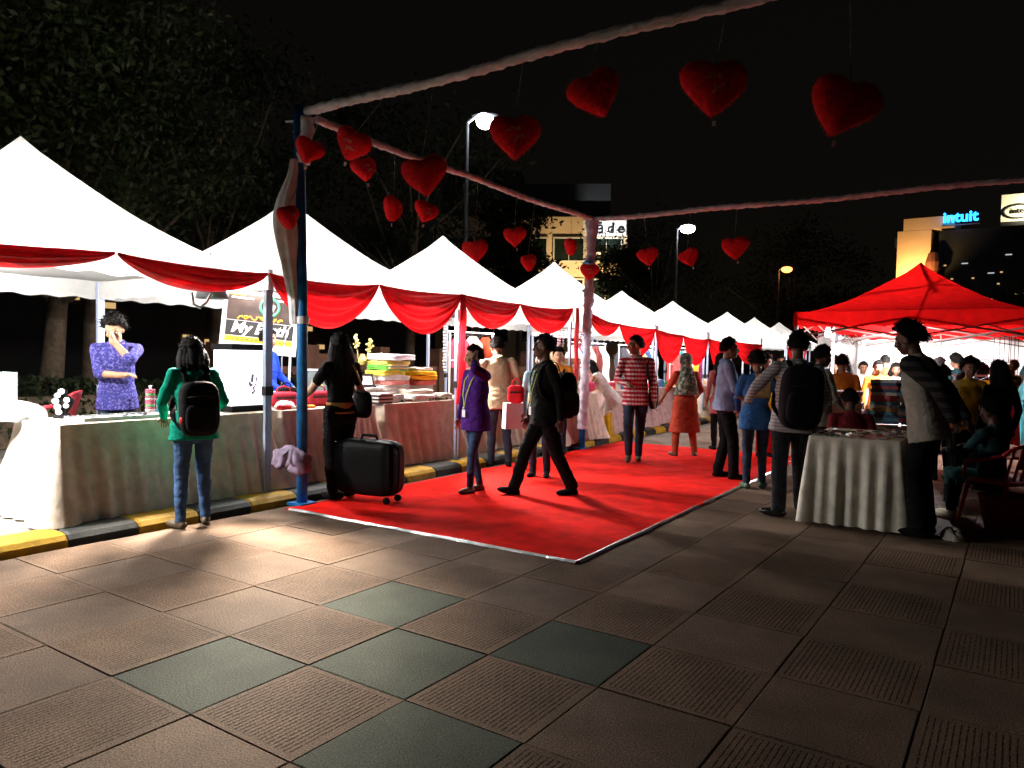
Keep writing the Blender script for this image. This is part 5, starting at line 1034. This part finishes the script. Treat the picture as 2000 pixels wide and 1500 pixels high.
# plastic chair behind the nearest table
REDP = mat('red_plastic', (.55, .02, .035), .3, .06, spec=.5)
def chair(x, y, z, rz, label):
    t = thing('plastic_chair', label, 'chair', (x, y, z), rz)
    MB().ell((0, 0, .42), (.24, .23, .022), e=.5, nu=24, nv=8).obj('seat', REDP, t, smooth=True)
    a = np.linspace(-1.25, 1.25, 25); P = np.array([[(.235*math.sin(q)*(1+.05*k), -.21*math.cos(q*.9)-.03*k, .45+.11*k-.10*(abs(q)/1.25)**3*k/3) for q in a] for k in range(4)])
    for j in range(12):
        pass
    mb = MB().tube([P[3][i] for i in range(25)], .018, 8); mb.obj('back_rail', REDP, t, smooth=True)
    for i in (4, 7, 10, 12, 14, 17, 20): MB().tube([P[k][i] for k in range(4)], .014, 6).obj('back_slat', REDP, t, smooth=True)
    P2_ = P.copy(); P2_[1:3, :, 1] -= .004; MB().grid(P2_[1:, 7:18]).obj('back_panel', REDP, t, smooth=True)
    for sx in (-1, 1):
        MB().tube([P[3][0 if sx < 0 else 24], (sx*.26, .02, .62), (sx*.26, .17, .60), (sx*.24, .2, .43)], .017, 7).obj('armrest', REDP, t, smooth=True)
        for sy in (-1, 1): MB().tube([(sx*.2, sy*.18, .41), (sx*.25, sy*.24, 0)], [.022, .017], 7).obj('leg', REDP, t)
chair(-7.72, 3.62, .28, 2.5, 'red plastic chair behind the nearest table beside the man in violet'); chair(.06, 8.27, .0, .96, 'red plastic chair under the person at the right edge')
props(MB().box((-7.72, 3.62, .18), (.9, .9, .2), .3).obj('wooden_platform', WOOD), 'low wooden platform under the red chair behind the nearest table', 'platform')
# white light box with black top and base
lb = thing('light_box', 'glowing white display box with black top and base beside the green woman', 'display box', (-6.62, 4.99, TZ+.012), .0)
MB().box((0, 0, .03), (.34, .40, .06)).obj('base', BLACK, lb); LBX = mat('lit_acrylic', (.85, .85, .9), .3, .03, emit=1.6); MB().box((0, 0, .345), (.30, .38, .568)).obj('lit_panel', LBX, lb); MB().box((0, 0, .66), (.34, .42, .06)).obj('top', BLACK, lb)
mb = MB(); r = np.random.default_rng(5)
for k in range(18):
    y_, z_, s_ = .09+r.normal()*.035, .27+r.normal()*.06, r.uniform(.008, .02); q = np.linspace(0, 2*PI, 7, endpoint=False); mb.add([(.152, y_+s_*math.cos(u), z_+s_*math.sin(u)) for u in q], [tuple(range(7))])
mb.obj('printed_motif', mat('lilac_print', (.66, .62, .85), .6, .2), lb)
# banner poster behind the second table
bn = thing('banner', 'leaning black banner with green round emblem and My Earth lettering', 'banner', (-8.3, 6.55, 1.50), math.radians(52), rot=(math.radians(-8), math.radians(5), math.radians(49)))
MB().box((0, .01, .39), (.98, .014, .84)).obj('white_border', WHITE, bn); BRN = mat('dark_brown_print', (.035, .02, .016), .5, .6, 5)
MB().box((0, -.002, .57), (.86, .008, .36)).obj('upper_panel', BRN, bn); MB().box((0, -.002, .28), (.86, .008, .20)).obj('lower_panel', mat('black_print', (.012, .01, .01), .5, .2), bn); MB().box((0, -.002, .135), (.86, .008, .07)).obj('yellow_strip', mat('yellow_print', (.8, .48, .02), .6, .06), bn)
link('lettering', text_mesh('My Earth', .20, .003, WHITE, shear=.25, bold=.006), bn, (0, -.008, .285), (PI/2, 0, 0))
EMB = mat('green_emblem', (.05, .32, .16), .6, .1); q = np.linspace(0, 2*PI, 33); e = MB().tube([(.12*math.cos(u), 0, .12*math.sin(u)) for u in q], .018, 6); e.obj('emblem_ring', EMB, bn, (.1, -.008, .60))
e = MB(); 
for k in range(5):
    a = k*2*PI/5+.3; e.ell((.05*math.cos(a), 0, .05*math.sin(a)), (.026, .004, .026), nu=10, nv=5)
e.obj('emblem_leaf', mat('pale_emblem', (.6, .7, .6), .6, .1), bn, (.1, -.008, .60)); MB().ell((.1, -.003, .60), (.105, .004, .105), nu=24, nv=5).obj('emblem_disc', mat('pale_disc', (.7, .72, .68), .6, .05), bn)
OR = mat('orange_print', (.85, .32, .03), .6, .05); sc_ = MB()
for k in range(7): 
    x0 = -.27+k*.085; sc_.tube([(x0+.035*math.cos(u+k)+.004*u, -.009, .425+.022*math.sin(u*1.6)+.006*(k % 2)) for u in np.linspace(0, 5.2, 12)], .0085, 4)
sc_.obj('script_line', OR, bn); 
for k, (a, z_, w) in enumerate(((-.32, .735, .2), (.27, .70, .26), (-.25, .69, .28))): MB().box((a, -.008, z_), (w, .004, .018)).obj('print_line', [OR, WHITE, WHITE][k], bn)
mb = MB()
for k in range(12): mb.box((-.33+.06*k, -.008, .135+.004*(k % 2)), (.035, .004, .014))
mb.obj('strip_print', BRN, bn)
for sx in (-1, 1): MB().tube([(sx*.42, .03, 0), (sx*.5, .05, -1.4)], .018, 6).obj('stand_leg', WHITE, bn)
# red bags and small goods on the second table
def bag(x, y, z, rz, w, h, d, m, label, name='hand_bag', cat='bag', group=None):
    t = thing(name, label, cat, (x, y, z), rz, group); MB().ell((0, 0, h/2), (w/2, d/2, h/2), e=.5, nu=24, nv=14).obj('bag_body', m, t, smooth=True)
    MB().tube([(-w*.25, 0, h*.95), (-w*.2, 0, h*1.25), (0, 0, h*1.38), (w*.2, 0, h*1.25), (w*.25, 0, h*.95)], .009, 6).obj('handle', m, t, smooth=True); MB().box((0, -d/2*.98, h*.62), (w*.7, .012, .02)).obj('zip', DARKMETAL, t)
RBAG = cloth('dusty_red_fabric', (.42, .035, .055)); WP = cloth('white_pouch', (.7, .66, .66))
bag(-6.72, 5.66, TZ+.014, 1.3, .34, .17, .16, RBAG, 'dusty red fabric bag left of the blue pole on the second table'); bag(-6.66, 6.12, TZ+.014, 1.5, .40, .17, .18, RBAG, 'dusty red fabric bag right of the blue pole on the second table'); bag(-6.9, 5.85, TZ+.10, 1.4, .24, .13, .12, BLACK, 'small black pouch lying behind the two red bags')
white_heap(-6.52, 5.5, TZ+.014, .2, .3, .07, 'white cloth bundle with an orange print at the front of the second table', WP, 'cloth bundle', 'cloth_bundle', .4); folded(-6.46, 5.75, TZ+.014, .14, .22, .03, (.7, .25, .05), 'orange printed cloth at the front of the second table', .2, None, None); folded(-6.45, 5.44, TZ+.014, .1, .16, .04, (.6, .03, .04), 'small red cloth beside the tent leg on the second table', .2, None, None)
tr_ = thing('serving_tray', 'grey shallow tray at the back of the second table', 'tray', (-6.95, 5.55, TZ+.16)); MB().box((0, 0, 0), (.2, .5, .03)).obj('tray_base', POLE_GREY, tr_); MB().box((0, 0, -.08), (.1, .3, .13)).obj('tray_stand', POLE_GREY, tr_)
# long pole of a lamp stand behind (thin arc)
props(MB().tube([(-7.9, 6.62, .1), (-7.9, 6.62, 1.4), (-7.88, 6.68, 1.75), (-7.8, 6.8, 1.98)], .009, 6).obj('bent_rod', POLE_GREY), 'thin bent metal rod standing behind the woman in black', 'rod')
# suitcase
sc = thing('suitcase', 'big glossy black suitcase standing on the carpet edge beside the woman in black', 'suitcase', (-5.27, 5.52, .015), math.radians(8)); SH = mat('black_hard_shell', (.004, .004, .0045), .5, .2, 8, .15, 30, spec=.06)
sb_ = MB().ell((0, 0, .34), (.36, .15, .275), e=.36, nu=40, nv=24); v = sb_.v[0]; v[:, 1] += .006*np.sin(v[:, 0]*70)*(np.abs(v[:, 1]) > .12); sb_.obj('shell', SH, sc, smooth=True)
MB().tube([(-.355*math.cos(u), 0, .34+.27*math.sin(u)) for u in np.linspace(0, 0, 2)], .001, 4)
q = np.linspace(0, 2*PI, 60); MB().tube(np.stack([.362*np.sign(np.cos(q))*np.abs(np.cos(q))**.36, 0*q, .34+.278*np.sign(np.sin(q))*np.abs(np.sin(q))**.36], -1), .008, 6).obj('zip_band', DARKMETAL, sc, smooth=True)
MB().tube([(-.1, 0, .61), (-.08, 0, .655), (.08, 0, .655), (.1, 0, .61)], .014, 8).obj('handle', BLACK, sc, smooth=True); MB().tube([(-.36, 0, .26), (-.40, 0, .29), (-.40, 0, .40), (-.36, 0, .43)], .012, 8).obj('side_handle', BLACK, sc, smooth=True)
for sx in (-.34, -.2): MB().ell((sx, -.1, .585), (.028, .02, .016)).obj('latch', mat('chrome', (.7, .7, .7), .15, .05, metal=1.), sc, smooth=True)
for sx in (-1, 1):
    for sy in (-1, 1): MB().lathe([(.001, -.018), (.034, -.014), (.034, .014), (.001, .018)], seg=14).obj('wheel', BLACK, sc, (sx*.28, sy*.1, .036), (PI/2, 0, 0), True)
# clothes rail and hanging strings behind the man in beige
def rail(x, y, L, h, label, rz=0., z0=.08, cols=(), hang=.55):
    t = thing('clothes_rail', label, 'clothes rail', (x, y, z0), rz)
    for s in (-1, 1): MB().tube([(0, s*L/2, 0), (0, s*L/2, h)], .014, 7).obj('upright', WHITE, t); MB().tube([(-.2, s*L/2, .02), (.2, s*L/2, .02)], .014, 7).obj('foot', WHITE, t)
    MB().tube([(0, -L/2-.04, h), (0, L/2+.04, h)], .013, 7).obj('top_bar', WHITE, t); MB().tube([(0, -L/2, h*.75), (0, L/2, h*.75)], .009, 7).obj('lower_bar', WHITE, t)
    for k, c in enumerate(cols):
        yy = -L/2+L*(k+.6)/(len(cols)+.2); g = thing('hung_garment', c[1]+' on the '+label, 'garment', (x, y, z0), rz, 'garments on the '+label); n = 14
        P = np.array([[((j/9-.5)*.4*(.35+.65*min(1, i/3))+.012*math.sin(i*.9+j), yy+.022*math.sin(j*2.2+i*.2+k), h-.06-hang*i/(n-1)) for j in range(10)] for i in range(n)]); MB().grid(P).obj('cloth_sheet', colm(c[0]), g, smooth=True)
        MB().tube([(-.17, yy, h-.07), (0, yy, h-.02), (.17, yy, h-.07)], .006, 5).tube([(0, yy, h-.02), (.02, yy, h+.03), (0, yy, h+.02)], .004, 5).obj('hanger', DARKMETAL, g)
rail(-7.1, 9.75, 1.15, 1.78, 'white rail behind the man in beige', 0, .08, [((.65, .04, .07), 'red striped cloth'), ((.7, .65, .55), 'cream cloth'), ((.55, .10, .05), 'rust cloth')], .5)
rail(-7.1, 13.8, 1.6, 1.72, 'white rail behind the checked shirt man', 0, .08, [((.7, .66, .66), 'white tunic'), ((.6, .06, .15), 'pink tunic'), ((.7, .68, .6), 'white printed tunic'), ((.2, .05, .05), 'maroon tunic'), ((.7, .66, .66), 'plain white tunic')], .8)
rail(-7.1, 16.3, 2.0, 1.72, 'white rail behind the green headscarf', 0, .08, [((.1, .1, .12), 'dark tunic'), ((.6, .55, .5), 'cream tunic'), ((.5, .04, .05), 'red tunic'), ((.65, .6, .2), 'yellow tunic'), ((.06, .12, .3), 'navy tunic'), ((.6, .6, .6), 'grey tunic')], .8)
rail(-7.1, 19.6, 2.4, 1.72, 'white rail behind the man in blue', 0, .08, [((.6, .1, .1), 'red kurta'), ((.1, .3, .35), 'teal kurta'), ((.65, .6, .55), 'cream kurta'), ((.7, .4, .05), 'orange kurta'), ((.3, .05, .2), 'plum kurta')], .8)
def strings(x, y, z, label, n, m, L, spread):
    t = thing('hanging_ornament', label, 'ornament', (x, y, z))
    for k in range(n):
        dy = spread*(k-(n-1)/2)/max(1, n-1); dx = RNG.uniform(-.03, .03)*n/3; l = L*RNG.uniform(.7, 1.); mb = MB().tube([(dx, dy, 0), (dx, dy, -l)], .003, 4)
        for j in range(int(l/.045)): mb.ell((dx, dy, -.03-j*.045), (.016+.008*(j % 3 == 0),)*2+(.015,), nu=7, nv=5)
        mb.obj('bead_string', m, t, smooth=True)
    MB().box((0, 0, .012), (.12, spread+.08, .02)).obj('hanging_bar', WHITE, t)
strings(-6.6, 8.42, 1.98, 'string of white beads hanging beside the long red tail', 2, WHITE, .85, .05)
MIX = mat('pink_white_beads', (.6, .35, .4), .5, .5, 25)
strings(-6.5, 11.6, 2.0, 'cluster of white and pink bead strings under the fourth canopy', 9, MIX, .38, .7); strings(-6.45, 12.3, 1.95, 'cluster of rust bead strings over the box stacks', 7, mat('rust_beads', (.4, .12, .06), .5, .5, 25), .35, .5)
# stacks of flat boxes on the fifth table: every box a thing
def stack(x, y, z, n, w, d, hh, cols, what, where, grp, jit=.02):
    for k in range(n):
        c = cols[int(RNG.integers(len(cols)))]; b = MB().box((0, 0, hh*.42), (w, d, hh*.84)).box((0, 0, hh*.93), (w*1.03, d*1.03, hh*.14)).obj('flat_box', mat('box_%02d%02d%02d' % tuple(int(v*99) for v in c), c, .45, .2, 12, spec=.4), None, (x+RNG.uniform(-jit, jit), y+RNG.uniform(-jit, jit), z+k*hh), (0, 0, RNG.uniform(-.12, .12)))
        props(b, nth(k, n)+' '+where, what, grp)
CRM = [(.62, .52, .36), (.55, .42, .26), (.7, .62, .5), (.45, .32, .16), (.3, .2, .1)]
stack(-6.35, 11.05, TZ+.014, 20, .30, .30, .036, CRM, 'box', 'flat cream box in the left tall stack beside the wrapped pole', 'flat boxes stacked on the fifth table, left stack'); stack(-6.3, 11.55, TZ+.014, 17, .30, .32, .036, CRM, 'box', 'flat cream box in the right tall stack beside the wrapped pole', 'flat boxes stacked on the fifth table, right stack')
props(MB().ell((-6.2, 12.05, TZ+.12), (.16, .2, .10)).obj('cloth_bundle', pinkc, None, smooth=True), 'pink cloth bundle beside the tall box stacks', 'cloth bundle'); folded(-6.4, 9.0, TZ+.014, .4, .5, .1, W1, 'white cloths folded on the fourth table', 0, None, None); folded(-6.6, 9.7, TZ+.014, .4, .5, .16, (.6, .03, .04), 'red cloths folded on the fourth table', 0, None, None)
bag(-4.93, 7.7, .92, .4, .2, .22, .1, cloth('bright_red_bag', (.6, .02, .03)), 'bright red bag held behind the man in black', 'hand_bag'); sp = thing('shopping_bag', 'white paper shopping bag hanging below the red bag', 'shopping bag', (-5.0, 7.75, .60), 1.0); MB().box((0, 0, .16), (.25, .11, .32), taper=.92).obj('bag_body', WHITE, sp); MB().tube([(-.06, 0, .34), (-.05, 0, .42), (.05, 0, .42), (.06, 0, .34)], .005, 5).obj('handle', WHITE, sp)
GC = [(.62, .3, .1), (.6, .08, .12), (.65, .6, .5), (.1, .2, .4), (.1, .3, .15), (.5, .4, .1)]
for k in range(26):
    y = 13.0+.33*k
    if 14.6 < y < 14.9 or 17.4 < y < 18.2 or y > 21.3: continue
    folded(-6.4+RNG.uniform(-.1, .1), y, TZ+.012, .26, .26, RNG.uniform(.05, .2), GC[k % 6], ['orange', 'crimson', 'cream', 'navy', 'green', 'mustard'][k % 6]+' folded cloth on the far left tables, %s of its colour from the near end' % ['first', 'second', 'third', 'fourth', 'fifth'][k//6], RNG.uniform(-.3, .3), None, 'folded cloths on the far tables')
# right-hand table: small trinkets laid flat, then shelf of coloured boxes
TR = [(.6, .6, .6), (.08, .08, .1), (.5, .1, .06), (.1, .25, .12), (.5, .42, .2)]
for k in range(70):
    c = TR[k % 5]; x, y = -1.42+.70*RNG.random(), 7.32+1.0*RNG.random(); m = mat('trinket_%d' % (k % 5), c, .25, .1, metal=.5 if k % 5 == 0 else 0, spec=.6)
    mb = MB().box((0, 0, .006), (RNG.uniform(.03, .08), RNG.uniform(.02, .05), .011)) if k % 2 else MB().tube([(.022*math.cos(q), .022*math.sin(q), .006) for q in np.linspace(0, 2*PI, 11)], .005, 5)
    props(mb.obj('trinket', m, None, (x, y, .812), (0, 0, RNG.uniform(0, 3))), ['silver', 'black', 'red', 'green', 'brass'][k % 5]+(' flat trinket' if k % 2 else ' ring trinket')+' laid out on the ivory tablecloth', 'trinket', 'trinkets laid out on the right-hand table')
table(-1.25, -.35, 9.35, 10.15, .78, 0, 'low dark table holding the shelf of coloured boxes'); SHC = [(.6, .1, .1), (.65, .6, .55), (.06, .1, .2), (.5, .35, .1), (.05, .05, .05), (.1, .3, .35), (.7, .65, .6)]
for c_ in range(3): stack(-1.08+.29*c_, 9.6, .80, 14, .27, .32, .036, SHC, 'box', 'glossy coloured flat box in the %s stack behind the ivory table' % ['left', 'middle', 'right'][c_], 'glossy boxes stacked behind the right-hand table', .012)
stack(-1.62, 9.9, .74, 9, .5, .4, .045, [(.28, .12, .06), (.2, .08, .04), (.4, .22, .12)], 'box', 'brown flat box in the low stacks left of the sitting person', 'brown boxes behind the sitting person', .015); table(-1.95, -1.3, 9.6, 10.3, .72, 0, 'low table under the brown boxes')
rail(.01, 12.6, 1.25, 1.34, 'rail of bright scarves under the nearest red canopy', math.radians(-57), 0, [((.65, .05, .12), 'crimson scarf'), ((.7, .2, .45), 'pink scarf'), ((.75, .33, .02), 'orange scarf'), ((.75, .36, .03), 'amber scarf'), ((.55, .03, .03), 'red scarf'), ((.1, .45, .5), 'aqua scarf'), ((.5, .12, .4), 'magenta scarf')], .9)
rail(-.2, 16.3, 1.9, 1.6, 'rail of pale garments under the second red canopy', math.radians(-57), 0, [((.65, .6, .55), 'cream dress'), ((.6, .15, .2), 'rose dress'), ((.7, .68, .66), 'white dress'), ((.2, .1, .1), 'brown dress'), ((.7, .5, .5), 'pale pink dress'), ((.1, .35, .4), 'teal dress')], .7)
ln = thing('lantern_cluster', 'dark cluster of hanging lanterns with one white globe at the right edge', 'lanterns', (.0, 11.45, 1.44)); BRASS = mat('dark_brass', (.22, .12, .04), .35, .3, 12, metal=.7)
for k, (a, b, c, r_) in enumerate(((0, 0, 0, .07), (.12, .05, -.05, .06), (.05, -.06, -.14, .06), (.16, 0, .06, .06), (-.06, .06, -.1, .05), (.2, .05, -.14, .06), (.1, .0, -.2, .05))):
    g = MB().lathe([(.001, r_*1.2), (r_*.5, r_*1.1), (r_, r_*.4), (r_, -r_*.4), (r_*.5, -r_*1.1), (.001, -r_*1.3)], (a, b, c), 10).obj('lantern', WHITE if k == 0 else BRASS, ln, smooth=True); MB().tube([(a, b, c+r_), (a, b, .42)], .004, 4).obj('cord', BLACK, g)
white_heap(-.28, 7.35, .0, .16, .2, .09, 'crumpled pale paper bag on the dark paving at right', mat('crumpled_paper', (.42, .40, .34), .8, .25), 'paper bag', 'crumpled_bag', .7)
bk2 = thing('market_basket', 'dark red basket of goods on the ground at the right edge', 'basket', (.12, 8.05, 0)); MB().lathe([(.18, 0), (.24, .3), (.25, .32), (.22, .3), (.17, .02), (.001, .02)], seg=20).obj('basket_body', mat('dark_red_basket', (.35, .02, .02), .6, .3, 30, .5, 60), bk2, smooth=True)
for o in list(bpy.data.objects):
    if o.name.startswith('body') and o.parent is None: bpy.data.objects.remove(o)
# cable from the frame along the second canopy, loop of white rope under the first
props(MB().tube([(XF+.02, 4.02, 2.0), (XF, 4.05, 1.90), (XF, 4.12, 1.87), (XF, 4.18, 1.92), (XF+.02, 4.22, 2.0)], .014, 7).obj('rope_loop', WHITE, smooth=True), 'short loop of white rope hanging from the nearest canopy edge', 'rope')
